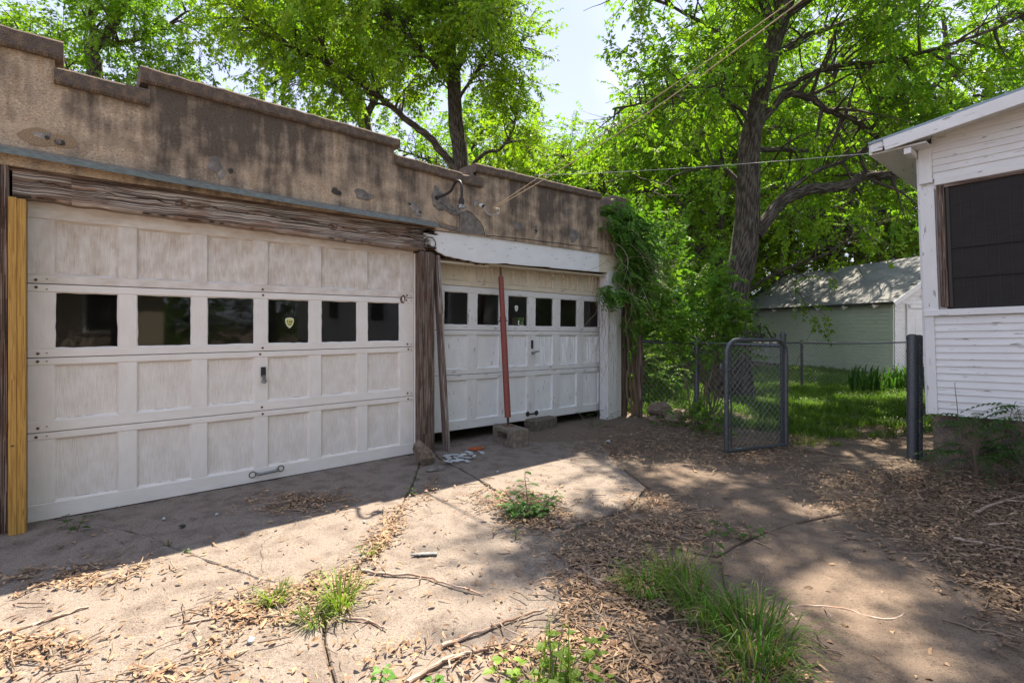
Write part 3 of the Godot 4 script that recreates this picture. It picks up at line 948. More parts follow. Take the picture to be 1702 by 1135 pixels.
	for a in 60:
		var r0: Array = bring.call(a); var r1: Array = bring.call(a + 1)
		for j in 8:
			bm.quad(r0[j], r1[j], r1[j + 1], r0[j + 1], Vector2(r0[j].x, r0[j].y - r0[j].z), Vector2(r1[j].x, r1[j].y - r1[j].z), Vector2(r1[j].x, r1[j + 1].y - r1[j + 1].z), Vector2(r0[j].x, r0[j + 1].y - r0[j + 1].z))
	for e in [0, 60]:
		var r0: Array = bring.call(e)
		var us := []
		for q in r0: us.append(Vector2(q.z, q.y))
		bm.face(r0, Vector3(-1 if e == 0 else 1, 0, 0), us)
	var beam := part("header_beam", bm, M.old_wood, G)
	for q in [[0.605, 2.106, 0.035], [1.689, 2.078, 0.03], [2.493, 2.002, 0.026], [1.955, 1.985, 0.015]]:
		var g := Geo.new()
		for ring in 3:
			var pl := blob_poly(q[2] * (1.35 - ring * 0.42), q[2] * (0.95 - ring * 0.3), 14, 0.06)
			g.col = [Color(0.75, 0.7, 0.68), Color(1.1, 1.0, 0.95), Color(0.5, 0.4, 0.34)][ring]
			g.prism(pl, 0.09, 0.1065 + 0.003 * ring, Transform3D(Basis(), Vector3(q[0], q[1], 0)), Vector2(1, 1), 0.001)
		part("knot", g, M.old_wood, beam)
	var spl := Geo.new()
	for k in 26:
		var y := rf(1.985, 2.19)
		var s := rf(2.44, 2.58)
		var l := rf(0.05, 0.2)
		spl.col = Color(1, 1, 1) * rf(0.4, 1.0)
		spl.tube([Vector3(s - 0.1, y + rf(-0.01, 0.01), 0.098), Vector3(s, y, 0.11), Vector3(s + l * 0.6, y + rf(-0.012, 0.012), 0.125)], [rf(0.006, 0.012), rf(0.004, 0.01), 0.001], 4)
	part("splinters", spl, M.old_wood, beam)
	for q in [[Vector3(2.645, 1.985, 0.08), Vector3(0.2, 0.07, 0.12), 31], [Vector3(2.58, 2.09, 0.07), Vector3(0.16, 0.06, 0.1), 32]]:
		var rot := Geo.new()
		rot.stone(q[0], q[1], q[2], 0.5)
		part("rotten_end", rot, M.rot, beam)
	# posts
	part("old_post", bx(Vector3(2.605, 0.97, 0.04), Vector3(0.15, 1.96, 0.16), 0.012), M.dark_wood, G)
	part("jamb_strip", bx(Vector3(2.695, 0.97, 0.02), Vector3(0.03, 1.94, 0.12), 0.003), M.grey_wood, G)
	part("jamb_strip", bx(Vector3(2.535, 0.97, -0.02), Vector3(0.018, 1.94, 0.08), 0.003), M.rail, G)
	part("old_post", bx(Vector3(-0.345, 1.12, 0.05), Vector3(0.12, 2.24, 0.16), 0.008), M.dark_wood, G)
	part("jamb_strip", bx(Vector3(-0.245, 1.0, -0.05), Vector3(0.02, 2.0, 0.1)), M.dark_wood, G)
	# white painted post at the right end
	part("white_post", bx(Vector3(5.43, 0.95, 0.03), Vector3(0.19, 2.02, 0.14), 0.006), M.white_worn, G)
	part("post_moulding", bx(Vector3(5.565, 0.95, 0.02), Vector3(0.07, 2.02, 0.10), 0.012), M.white_worn, G)
	part("white_post", bx(Vector3(5.635, 0.95, -0.02), Vector3(0.10, 2.02, 0.14), 0.005), M.white_worn, G)
	part("corner_post", bx(Vector3(5.76, 1.1, -0.03), Vector3(0.14, 2.3, 0.16), 0.01), M.dark_wood, G)
	# white fascia over the right door; its lower left edge has rotted away
	var fa := Geo.new()
	fa.prism(PackedVector2Array([Vector2(2.573, 2.125), Vector2(2.72, 2.12), Vector2(2.735, 2.132), Vector2(2.70, 2.145), Vector2(2.705, 2.162), Vector2(3.0, 2.168), Vector2(3.287, 2.175), Vector2(4.267, 2.193), Vector2(5.151, 2.204), Vector2(5.151, 1.925), Vector2(4.8, 1.921), Vector2(4.30, 1.916), Vector2(4.26, 1.924), Vector2(4.0, 1.914), Vector2(3.66, 1.911), Vector2(3.62, 1.918), Vector2(3.45, 1.900), Vector2(3.25, 1.893), Vector2(3.16, 1.895), Vector2(3.12, 1.906), Vector2(3.05, 1.905), Vector2(2.985, 1.916), Vector2(2.93, 1.915), Vector2(2.87, 1.927), Vector2(2.826, 1.927), Vector2(2.78, 1.945), Vector2(2.735, 1.958), Vector2(2.70, 1.985), Vector2(2.66, 2.008), Vector2(2.64, 2.03), Vector2(2.573, 2.025)]), 0.085, 0.112, Transform3D(), Vector2(1, 1), 0.003)
	part("fascia_board", fa, M.white, G)
	var f2 := Geo.new()
	f2.prism(PackedVector2Array([Vector2(5.155, 2.20), Vector2(5.45, 2.19), Vector2(5.70, 2.17), Vector2(5.70, 1.94), Vector2(5.155, 1.928)]), 0.06, 0.098, Transform3D(), Vector2(1, 1), 0.003)
	part("fascia_board", f2, M.cream, G)
	part("header_beam", bx(Vector3(4.2, 2.04, -0.01), Vector3(3.1, 0.22, 0.16), 0.01), M.rot, G)
	var rt := Geo.new()
	for k in 40:
		var s := rf(2.72, 3.35)
		rt.stone(Vector3(s, lerpf(1.93, 1.89, (s - 2.72) / 0.6) + rf(-0.015, 0.03), rf(0.05, 0.085)), Vector3(rf(0.03, 0.09), rf(0.015, 0.03), 0.04), k + 60, 0.5, 4, 6)
	part("rotten_wood", rt, M.rot, G)
	part("stop_strip", bx(Vector3(3.05, 1.878, 0.0), Vector3(0.72, 0.018, 0.12), 0.002), M.cream, G)
	var ds := bx(Vector3(4.5, 1.895, 0.0), Vector3(2.2, 0.018, 0.12), 0.002)
	part("stop_strip", ds, M.cream, G)
	var ring := Geo.new()
	var rp2 := []
	for k in 15:
		var a := deg_to_rad(-55.0 + k * 19.0)
		rp2.append(Vector3(2.632 + 0.062 * cos(a), 2.03 + 0.062 * sin(a), 0.125))
	ring.tube(rp2, [0.0045], 6)
	part("hook", ring, M.iron, G)
	for q in [[2.62, 2.055], [2.78, 2.05], [2.80, 1.99], [3.1, 2.15], [3.9, 2.1], [4.6, 2.06], [5.05, 2.15], [5.05, 1.99]]:
		part("nail_head", pipe([Vector3(q[0], q[1], 0.108), Vector3(q[0], q[1], 0.1135)], [0.005], 7), M.rust, G)
	# doors
	var cols1 := [[-0.083, 0.244], [0.347, 0.674], [0.775, 1.103], [1.201, 1.529], [1.631, 1.954], [2.052, 2.379]]
	var rows1 := [[0.0, 0.56, 0.108, 0.515], [0.56, 1.035, 0.633, 0.989], [1.035, 1.505, 1.092, 1.455, 1], [1.505, 2.10, 1.562, 1.918]]
	var d1 := garage_door(G, "grimy white left door with dirt-browned top panels", Transform3D(), -0.212, 2.521, cols1, rows1, {"panel": M.panel, "panel_top": M.panel_top, "rail": M.rail, "rail_top": M.rail_top}, {})
	for y in [0.535, 0.59, 1.012, 1.062, 1.482, 1.528]:
		for x in [-0.165, 1.152, 2.45]:
			screw(Vector3(x + rf(-0.015, 0.015), y, 0), 0.009, d1, M.rust)
			if x != 1.152: screw(Vector3(x + 0.045, y + rf(-0.01, 0.01), 0), 0.005, d1, M.chrome)
	var lk := Geo.new()
	lk.box(Vector3(1.165, 0.872, 0.006), Vector3(0.036, 0.075, 0.012), Basis(), 0.005)
	part("lock_plate", lk, M.black, d1)
	var hd := Geo.new()
	hd.box(Vector3(1.167, 0.822, 0.010), Vector3(0.03, 0.045, 0.018), Basis(), 0.006)
	hd.stone(Vector3(1.167, 0.795, 0.026), Vector3(0.055, 0.028, 0.04), 8, 0.2)
	part("lock_handle", hd, M.chrome, d1)
	var lift := Geo.new()
	lift.tube([Vector3(1.115, 0.068, 0.004), Vector3(1.118, 0.069, 0.03), Vector3(1.135, 0.069, 0.04), Vector3(1.25, 0.074, 0.04), Vector3(1.268, 0.075, 0.03), Vector3(1.27, 0.075, 0.004)], [0.011], 8)
	part("lift_handle", lift, M.chrome, d1)
	for q in [[1.085, 0.066], [1.298, 0.078]]:
		var g := Geo.new()
		var pts := []
		for k in 13:
			pts.append(Vector3(q[0] + 0.024 * cos(TAU * k / 12.0), q[1] + 0.024 * sin(TAU * k / 12.0), 0.004))
		g.tube(pts, [0.0032], 5, false)
		part("handle_ring", g, M.iron, d1)
	var pl := Geo.new()
	pl.prism(blob_poly(0.028, 0.04, 10, 0.2), 0.0, 0.005, Transform3D(Basis(), Vector3(2.405, 1.492, 0)), Vector2(1, 1), 0.001)
	part("rusty_plate", pl, M.rust, d1)
	var pl2 := Geo.new()
	pl2.prism(blob_poly(0.011, 0.024, 8, 0.1), 0.0, 0.0075, Transform3D(Basis(), Vector3(2.407, 1.49, 0)))
	part("plate_slot", pl2, M.white, d1)
	sticker(d1, Vector3(1.373, 1.262, -0.0185), 0.068, 0.088, M.yellow_print, "TAB")
	# right door: cleaner, hangs a little crooked, veneer lifting in places
	var x2 := Transform3D(Basis(Vector3(0, 0, 1), -0.0150), Vector3(2.90, 0.0, -0.10))
	var cols2 := []
	for q in [[2.92, 3.23], [3.348, 3.659], [3.787, 4.092], [4.215, 4.517], [4.641, 4.955], [5.079, 5.387]]:
		cols2.append([q[0] - 2.9, q[1] - 2.9])
	var rows2 := [[0.138, 0.722, 0.237, 0.664], [0.722, 1.193, 0.782, 1.146], [1.193, 1.664, 1.249, 1.597, 1], [1.664, 2.15, 1.716, 2.08]]
	var rip := {[3, 0]: 0.006, [3, 1]: 0.009, [3, 2]: 0.016, [3, 3]: 0.024, [3, 4]: 0.036, [3, 5]: 0.022, [1, 2]: 0.004, [1, 3]: 0.012, [1, 4]: 0.020, [1, 5]: 0.032, [0, 5]: 0.004}
	var d2 := garage_door(G, "white right door hung crooked with rippled veneer panels", x2, -0.10, 2.649, cols2, rows2, {"panel": M.white, "panel_top": M.cream, "rail": M.white_worn, "rail_top": M.cream}, rip)  # cream top row: warm light on those panels put into the paint colour
	part("lock_plate", bx(Vector3(1.257, 1.035, 0.005), Vector3(0.03, 0.10, 0.012), 0.004), M.black, d2)
	var h2 := Geo.new()
	h2.tube([Vector3(1.262, 0.935, 0.0), Vector3(1.262, 0.935, 0.03)], [0.014, 0.01], 8)
	h2.tube([Vector3(1.24, 0.928, 0.03), Vector3(1.285, 0.945, 0.034), Vector3(1.335, 0.952, 0.036)], [0.014, 0.012, 0.008], 7)
	part("lock_handle", h2, M.chrome, d2)
	var l2 := Geo.new()
	l2.tube([Vector3(1.20, 0.213, 0.004), Vector3(1.205, 0.215, 0.035), Vector3(1.335, 0.217, 0.035), Vector3(1.34, 0.217, 0.004)], [0.009], 7)
	for x in [1.20, 1.34]:
		l2.tube([Vector3(x, 0.214, 0.0), Vector3(x, 0.214, 0.006)], [0.03], 12)
	part("lift_handle", l2, M.iron, d2)
	sticker(d2, Vector3(1.022, 1.453, -0.0185), 0.052, 0.072, M.white_print, "NB")


func sticker(parent: Node3D, at: Vector3, w: float, h: float, m: Material, text: String) -> void:
	var p := PackedVector2Array()
	for q in [[-0.5, 0.36], [-0.3, 0.46], [0.0, 0.5], [0.3, 0.46], [0.5, 0.36], [0.49, 0.1], [0.4, -0.15], [0.22, -0.36], [0.0, -0.5], [-0.22, -0.36], [-0.4, -0.15], [-0.49, 0.1]]:
		p.append(Vector2(q[0] * w, q[1] * h))
	var g := Geo.new()
	g.prism(p, 0.0, 0.0006, Transform3D(Basis(), at))
	var st := part("shield_sticker", g, M.white_print, parent)
	var inner := PackedVector2Array()
	for q in p: inner.append(q * 0.86)
	var gi := Geo.new()
	gi.prism(inner, 0.0006, 0.0010, Transform3D(Basis(), at))
	part("sticker_field", gi, m, parent)
	st.name = st.name
	var t := TextMesh.new()
	t.text = text
	t.font_size = 32
	t.pixel_size = h * 0.30 / 32.0
	t.depth = 0.0005
	var sf := SystemFont.new()
	sf.font_names = PackedStringArray(["Droid Sans"])
	sf.font_weight = 700
	t.font = sf
	part("lettering", t, M.black_print, parent, Transform3D(Basis(), at + Vector3(0, h * 0.10, 0.0014)))
	var bars := Geo.new()
	for k in 2:
		bars.box(at + Vector3(0, -h * (0.10 + 0.11 * k), 0.0012), Vector3(w * (0.5 - 0.18 * k), h * 0.045, 0.0004))
	part("small_print", bars, M.black_print, parent)

# ---------------------------------------------------------------- things standing by the garage
func build_garage_things() -> void:
	var y := thing("lumber_post", "new yellow lumber post of two boards at the left end of the beam", "post", GX * Transform3D(Basis(), Vector3(-0.246, 0, 0.15)))
	part("board", bx(Vector3(-0.0195, 1.0, 0), Vector3(0.038, 2.0, 0.088), 0.003), M.lumber, y)
	part("board", bx(Vector3(0.0195, 0.997, 0.001), Vector3(0.038, 1.994, 0.088), 0.003), M.lumber, y)
	var kn := Geo.new()
	kn.prism(blob_poly(0.009, 0.006, 10, 0.1), 0.04, 0.0465, Transform3D(Basis(), Vector3(-0.02, 0.53, 0)))
	part("knot", kn, M.rust, y)

	# gooseneck lamp
	var la := thing("gooseneck_lamp", "rusty gooseneck lamp arm with an empty socket on the parapet", "lamp", GX)
	var lp := [Vector3(2.702, 2.481, 0.12), Vector3(2.752, 2.506, 0.2), Vector3(2.772, 2.531, 0.27), Vector3(2.766, 2.572, 0.33), Vector3(2.756, 2.595, 0.40), Vector3(2.752, 2.572, 0.46), Vector3(2.747, 2.505, 0.49), Vector3(2.746, 2.41, 0.49)]
	part("arm", pipe(smooth(lp, 5), [0.0125], 9), M.iron, la)
	var so := Geo.new()
	so.tube([Vector3(2.746, 2.418, 0.49), Vector3(2.745, 2.405, 0.49), Vector3(2.744, 2.375, 0.49), Vector3(2.743, 2.352, 0.49)], [0.014, 0.026, 0.028, 0.024], 12)
	part("socket", so, M.iron, la)
	var co := Geo.new()
	co.tube([Vector3(2.743, 2.352, 0.49), Vector3(2.742, 2.345, 0.49), Vector3(2.742, 2.332, 0.49), Vector3(2.742, 2.322, 0.49)], [0.03, 0.041, 0.041, 0.034], 14)
	part("socket_collar", co, M.chrome, la)
	var fl := Geo.new()
	fl.tube([Vector3(2.70, 2.48, 0.128), Vector3(2.704, 2.482, 0.142)], [0.032, 0.02], 12)
	part("wall_flange", fl, M.iron, la)

	# red jack post on a hollow block, holding up the fascia
	var b0 := GX * Vector3(3.405, 0, 0.12)
	# left-front face: from (3.43,.09) to (3.37,.50) ; turned block
	var p1 := GX * Vector3(3.428, 0, 0.091); var p2 := GX * Vector3(3.374, 0, 0.504); var p3 := GX * Vector3(3.575, 0, 0.53)
	var ax := (p2 - p1).normalized()
	var az := ax.cross(Vector3.UP).normalized()
	if az.dot(p3 - p2) < 0: az = -az
	var blk := thing("cinder_block", "mossy hollow concrete block carrying the red jack post", "block", Transform3D(Basis(ax, Vector3.UP, ax.cross(Vector3.UP)), p1))
	var sg := 1.0 if ax.cross(Vector3.UP).dot(az) > 0 else -1.0
	var csg := CSGBox3D.new()
	csg.name = "shell"
	csg.size = Vector3(0.41, 0.185, 0.20)
	csg.position = Vector3(0.205, 0.092, 0.10 * sg)
	csg.material = M.block_tri
	var ho := CSGBox3D.new()
	ho.name = "hollow"
	ho.operation = CSGShape3D.OPERATION_SUBTRACTION
	ho.size = Vector3(0.19, 0.075, 0.36)
	ho.position = Vector3(-0.02, 0.005, 0)
	ho.material = M.block_tri
	csg.add_child(ho)
	for e in [[Vector3(0.205, 0.0925, 0.10), Vector3(0, 0, 1)], [Vector3(0.205, 0.0925, -0.10), Vector3(0, 0, 1)]]:
		var cb := CSGBox3D.new()
		cb.name = "corner_chip"
		cb.operation = CSGShape3D.OPERATION_SUBTRACTION
		cb.size = Vector3(0.03, 0.4, 0.03)
		cb.rotation = Vector3(0, PI / 4, 0)
		cb.position = Vector3(e[0].x, 0, e[0].z)
		cb.material = M.block_tri
		csg.add_child(cb, true)
		var ce := CSGBox3D.new()
		ce.name = "edge_chip"
		ce.operation = CSGShape3D.OPERATION_SUBTRACTION
		ce.size = Vector3(0.6, 0.025, 0.025)
		ce.rotation = Vector3(PI / 4, 0, 0)
		ce.position = Vector3(0, e[0].y, e[0].z)
		ce.material = M.block_tri
		csg.add_child(ce, true)
	blk.add_child(csg)
	var jb := p1 + ax * 0.15 + az * 0.10
	var jl := GX.affine_inverse() * jb
	var jt := Vector3(3.61, 1.905, -0.005)
	var jack := thing("jack_post", "red steel jack post propping the white fascia board", "post", GX)
	var q0 := Vector3(jl.x, 0.185, jl.z)
	var dirj := (jt - q0).normalized()
	var L := q0.distance_to(jt)
	part("screw_rod", pipe([q0, q0 + dirj * 0.11], [0.013], 8), M.iron, jack)
	part("base_plate", bx(q0 + Vector3(0, 0.004, 0), Vector3(0.1, 0.008, 0.1), 0.001), M.rust, jack)
	part("tube", pipe([q0 + dirj * 0.085, q0 + dirj * (L * 0.66)], [0.0335], 16), M.red, jack)
	part("tube", pipe([q0 + dirj * (L * 0.655), q0 + dirj * (L - 0.13)], [0.029], 16), M.red, jack)
	part("upper_rod", pipe([q0 + dirj * (L - 0.14), jt], [0.013], 8), M.rust, jack)
	part("collar", pipe([q0 + dirj * (L * 0.645), q0 + dirj * (L * 0.668)], [0.036], 16), M.red, jack)
	part("pin", pipe([q0 + dirj * (L * 0.64) + Vector3(-0.06, 0, 0.0), q0 + dirj * (L * 0.64) + Vector3(0.06, 0.004, 0.0)], [0.006], 6), M.iron, jack)
	# second block under the right door
	var b2 := thing("concrete_block", "plain grey concrete block wedged under the crooked right door", "block", GX * Transform3D(Basis(Vector3.UP, 0.12), Vector3(4.27, 0, -0.05)))
	part("body", bx(Vector3(0, 0.07, 0), Vector3(0.40, 0.14, 0.2), 0.012), M.block, b2)
	# leaning plank
	var pk := thing("leaning_plank", "grey weathered plank leaning against the old middle post", "plank", GX)
	var a := Vector3(2.823, 0.0, 0.12); var b := Vector3(2.745, 1.93, 0.055)
	var up := (b - a).normalized()
	var sx := Vector3(1, 0, 0.1)
	sx = (sx - up * sx.dot(up)).normalized()
	part("plank", bx((a + b) / 2, Vector3(0.042, a.distance_to(b), 0.09), 0.004, Basis(sx, up, sx.cross(up))), M.grey_wood, pk)
	var hk := Geo.new()
	var cp := []
	for k in 15:
		cp.append(Vector3(2.875 + 0.004 * sin(k * 2.1), 0.33 - k * 0.022, 0.04 + k * 0.004))
	hk.tube(cp, [0.006], 5)
	tag(part("dry_stalk", hk, M.dry_twig, null, GX), "thin dry stalk hanging beside the leaning plank", "stalk")
	# rock, flat stone, debris
	var rk := Geo.new()
	rk.stone(Vector3(0, 0.10, 0), Vector3(0.27, 0.27, 0.22), 12, 0.45)
	tag(part("rock", rk, M.stone, null, GX * Transform3D(Basis(Vector3.UP, 0.4), Vector3(2.42, -0.01, 0.36))), "angular grey rock at the foot of the old middle post", "rock")
	var fs := Geo.new()
	fs.stone(Vector3(0, 0.015, 0), Vector3(0.24, 0.045, 0.085), 14, 0.3)
	tag(part("flat_stone", fs, M.mortar, null, GX * Transform3D(Basis(Vector3.UP, -0.25), Vector3(2.375, 0.0, 0.63))), "flat pale grey stone in front of the angular rock", "stone")
	var chips := [[2.60, 0.50], [2.64, 0.42], [2.71, 0.45], [2.75, 0.36], [2.80, 0.42], [2.69, 0.55], [2.78, 0.52], [2.88, 0.45], [2.62, 0.58], [2.92, 0.36], [3.02, 0.42], [2.70, 0.33], [2.84, 0.56], [2.97, 0.50], [2.55, 0.55], [2.73, 0.60], [2.66, 0.36]]
	for k in chips.size():
		var g := Geo.new()
		g.prism(blob_poly(rf(0.025, 0.065), rf(0.010, 0.026), 7, 0.45), 0.0, rf(0.006, 0.014), Transform3D(), Vector2(1, 1), 0.002)
		var bs := Basis(Vector3.UP, rf(0, TAU)) * Basis(Vector3.RIGHT, -PI / 2 + rf(-0.35, 0.35))
		tag(part("paint_flake", g, M.chip, null, GX * Transform3D(bs, Vector3(chips[k][0], rf(0.008, 0.03), chips[k][1]))), "pale grey flake in the heap beside the leaning plank", "flake", "flakes heaped by the leaning plank")
	var rg := Geo.new()
	for k in 9:
		var pp := []
		var c := Vector3(rf(-0.06, 0.06), 0.012, rf(-0.03, 0.03))
		for j in 6: pp.append(c + Vector3(rf(-0.045, 0.045), rf(-0.004, 0.02), rf(-0.03, 0.03)))
		rg.tube(smooth(pp, 3), [0.006, 0.009, 0.005], 5)
	tag(part("rag", rg, M.rag, null, GX * Transform3D(Basis(), Vector3(3.08, 0.0, 0.30))), "crumpled orange-red rag by the heap of flakes", "rag")
	# piece of slate-like shingle and odd stones on the slabs
	var sh := Geo.new()
	sh.prism(PackedVector2Array([Vector2(-0.07, -0.012), Vector2(0.07, -0.008), Vector2(0.072, 0.016), Vector2(-0.01, 0.022), Vector2(-0.06, 0.0)]), 0, 0.008, Transform3D(), Vector2(1, 1), 0.002)
	tag(part("shingle_piece", sh, M.shingles[2], null, Transform3D(Basis(Vector3.UP, 0.05) * Basis(Vector3.RIGHT, -PI / 2), Vector3(-0.475, 0.004, -2.79))), "grey sliver of shingle lying on the bare middle slab", "shingle piece")
	var pb := [[-2.02, -3.17, 0.05, "dark lump on the left slab just outside the shadow"], [-1.02, -2.02, 0.045, "pale oval pebble in the dry leaves by the left grass tufts"], [-2.22, -3.30, 0.035, "small white pebble under the left door in shade"], [-1.93, -3.38, 0.03, "white paint scrap on shaded concrete by the left door"], [-0.93, -3.25, 0.03, "small white pebble near the lamp shadow"], [1.02, -5.45, 0.075, "pale stone chunk among leaves right of the hollow block"], [-2.25, -2.62, 0.03, "white fragment among leaves at the far left of the slab"], [-0.12, -4.35, 0.04, "grey chip on the slab beyond the crooked joint"]]
	for k in pb.size():
		var g := Geo.new()
		g.stone(Vector3(0, pb[k][2] * 0.22, 0), Vector3(pb[k][2], pb[k][2] * 0.5, pb[k][2] * 0.7), 200 + k, 0.3, 5, 8)
		tag(part("pebble", g, M.black if k == 0 else M.chip, null, Transform3D(Basis(Vector3.UP, rf(0, 6)), Vector3(pb[k][0], 0.002, pb[k][1]))), pb[k][3], "pebble", "pebbles on the driveway")
	# rubble stones by the fence corner
	var rb := [[1.84, -6.42, 0.34, 0.26, "big brown rubble stone leaning by the fence corner"], [2.04, -6.35, 0.26, 0.16, "flat rubble stone right of the big brown one"], [1.92, -6.18, 0.24, 0.13, "low grey rubble stone in front of the pile"], [2.12, -6.52, 0.30, 0.2, "rear rubble stone of the pile under the vine stems"], [1.70, -6.22, 0.2, 0.11, "small rubble stone at the foot of the white post"]]
	for k in rb.size():
		var g := Geo.new()
		g.stone(Vector3(0, rb[k][3] * 0.4, 0), Vector3(rb[k][2], rb[k][3], rb[k][2] * 0.7), 300 + k, 0.45)
		tag(part("rubble_stone", g, M.stone, null, Transform3D(Basis(Vector3.UP, k * 1.3), Vector3(rb[k][0], gh(rb[k][0], rb[k][1]), rb[k][1]))), rb[k][4], "stone", "rubble stones by the fence corner")
	# fallen sticks
	var sk := [
		[[[-0.76, -2.61], [-0.62, -2.565], [-0.45, -2.55], [-0.3, -2.46], [-0.13, -2.38]], 0.008, "forked grey stick lying across the bare middle slab"],
		[[[-0.27, -1.99], [-0.12, -2.09], [0.0, -2.17], [0.14, -2.25]], 0.009, "long dry stick pointing at the leaf strip, upper of two"],
		[[[-0.36, -1.78], [-0.25, -1.90], [-0.12, -1.96], [0.02, -1.99]], 0.011, "long dark stick above the front weed, lower of two"],
		[[[-0.74, -2.18], [-0.60, -2.165], [-0.51, -2.10]], 0.007, "short curved dark twig right of the grass tufts"],
		[[[1.19, -2.16], [1.20, -2.25], [1.26, -2.275], [1.44, -2.25], [1.56, -2.165], [1.71, -2.23]], 0.007, "long bent tan twig on the shaded right slab"],
		[[[-2.62, -2.28], [-2.25, -2.12], [-1.89, -2.05], [-1.76, -2.10]], 0.005, "thin dark twig in the leaves at lower left"],
		[[[0.42, -2.44], [0.38, -2.56], [0.33, -2.68]], 0.013, "short thick black stick in the leaf strip"],
		[[[2.52, -2.95], [2.66, -2.86], [2.85, -2.72]], 0.009, "grey stick in the dark leaves at the right edge"],
		[[[2.86, -3.60], [2.95, -3.75], [3.05, -3.8], [3.2, -4.05]], 0.006, "crooked pale twig on the leaf bank by the gate post"],
		[[[3.0, -3.35], [3.35, -3.5], [3.8, -3.55]], 0.012, "long grey branch lying below the white siding"],
		[[[2.9, -3.15], [3.3, -3.22], [3.7, -3.3]], 0.008, "bleached branch crossing the leaf bank at right"],
		[[[-2.05, -2.06], [-1.92, -2.2], [-1.86, -2.27]], 0.009, "short grey twig at lower left among tan leaves"],
		[[[-1.42, -2.12], [-1.3, -2.16], [-1.22, -2.19]], 0.006, "short black twig on the left slab"],
	]
	for q in sk:
		var pts := []
		for e in q[0]: pts.append(Vector3(e[0], maxf(gh(e[0], e[1]) + 0.012, q[1] * 0.8) + (0.02 if e[0] > 2.4 else 0.0), e[1]))
		var g := Geo.new()
		g.tube(smooth(pts, 5, 0.004), [q[1], q[1] * 0.85, q[1] * 0.45], 6, true, 0.25, q[1] * 900.0)
		var md := smooth(pts, 5)
		var base: Vector3 = md[md.size() / 2]
		g.tube([base, base + Vector3(rf(-0.06, 0.06), 0.015, 0.06), base + Vector3(rf(-0.12, 0.1), 0.02, 0.11)], [q[1] * 0.5, q[1] * 0.2], 5)
		tag(part("fallen_stick", g, M.stick, null), q[2], "stick", "sticks fallen on the driveway")


# ---------------------------------------------------------------- white house at the right
func clap(parent: Node3D, m0: float, m1: float, y0: float, e: float, mt: Material, z := 0.0, called := "siding_board", out := 0.014) -> void:
	var g := Geo.new()
	g.uo = Vector2(rf(0, 9), rf(0, 9))
	var wob := rf(-0.0008, 0.0008)
	var a := Vector3(m0, y0, z + out + wob); var b := Vector3(m1, y0, z + out - wob)
	var c := Vector3(m1, y0 + e + 0.006, z + 0.002); var d := Vector3(m0, y0 + e + 0.006, z + 0.002)
	g.quad(a, b, c, d, Vector2(m0, y0), Vector2(m1, y0), Vector2(m1, y0 + e), Vector2(m0, y0 + e))
	g.quad(Vector3(m0, y0, z - 0.004), Vector3(m1, y0, z - 0.004), b, a, Vector2(m0, y0), Vector2(m1, y0), Vector2(m1, y0 + 0.01), Vector2(m0, y0 + 0.01))
	g.tri(Vector3(m1, y0, z - 0.004), c, b); g.tri(Vector3(m0, y0, z - 0.004), a, d)
	part(called, g, mt, parent)

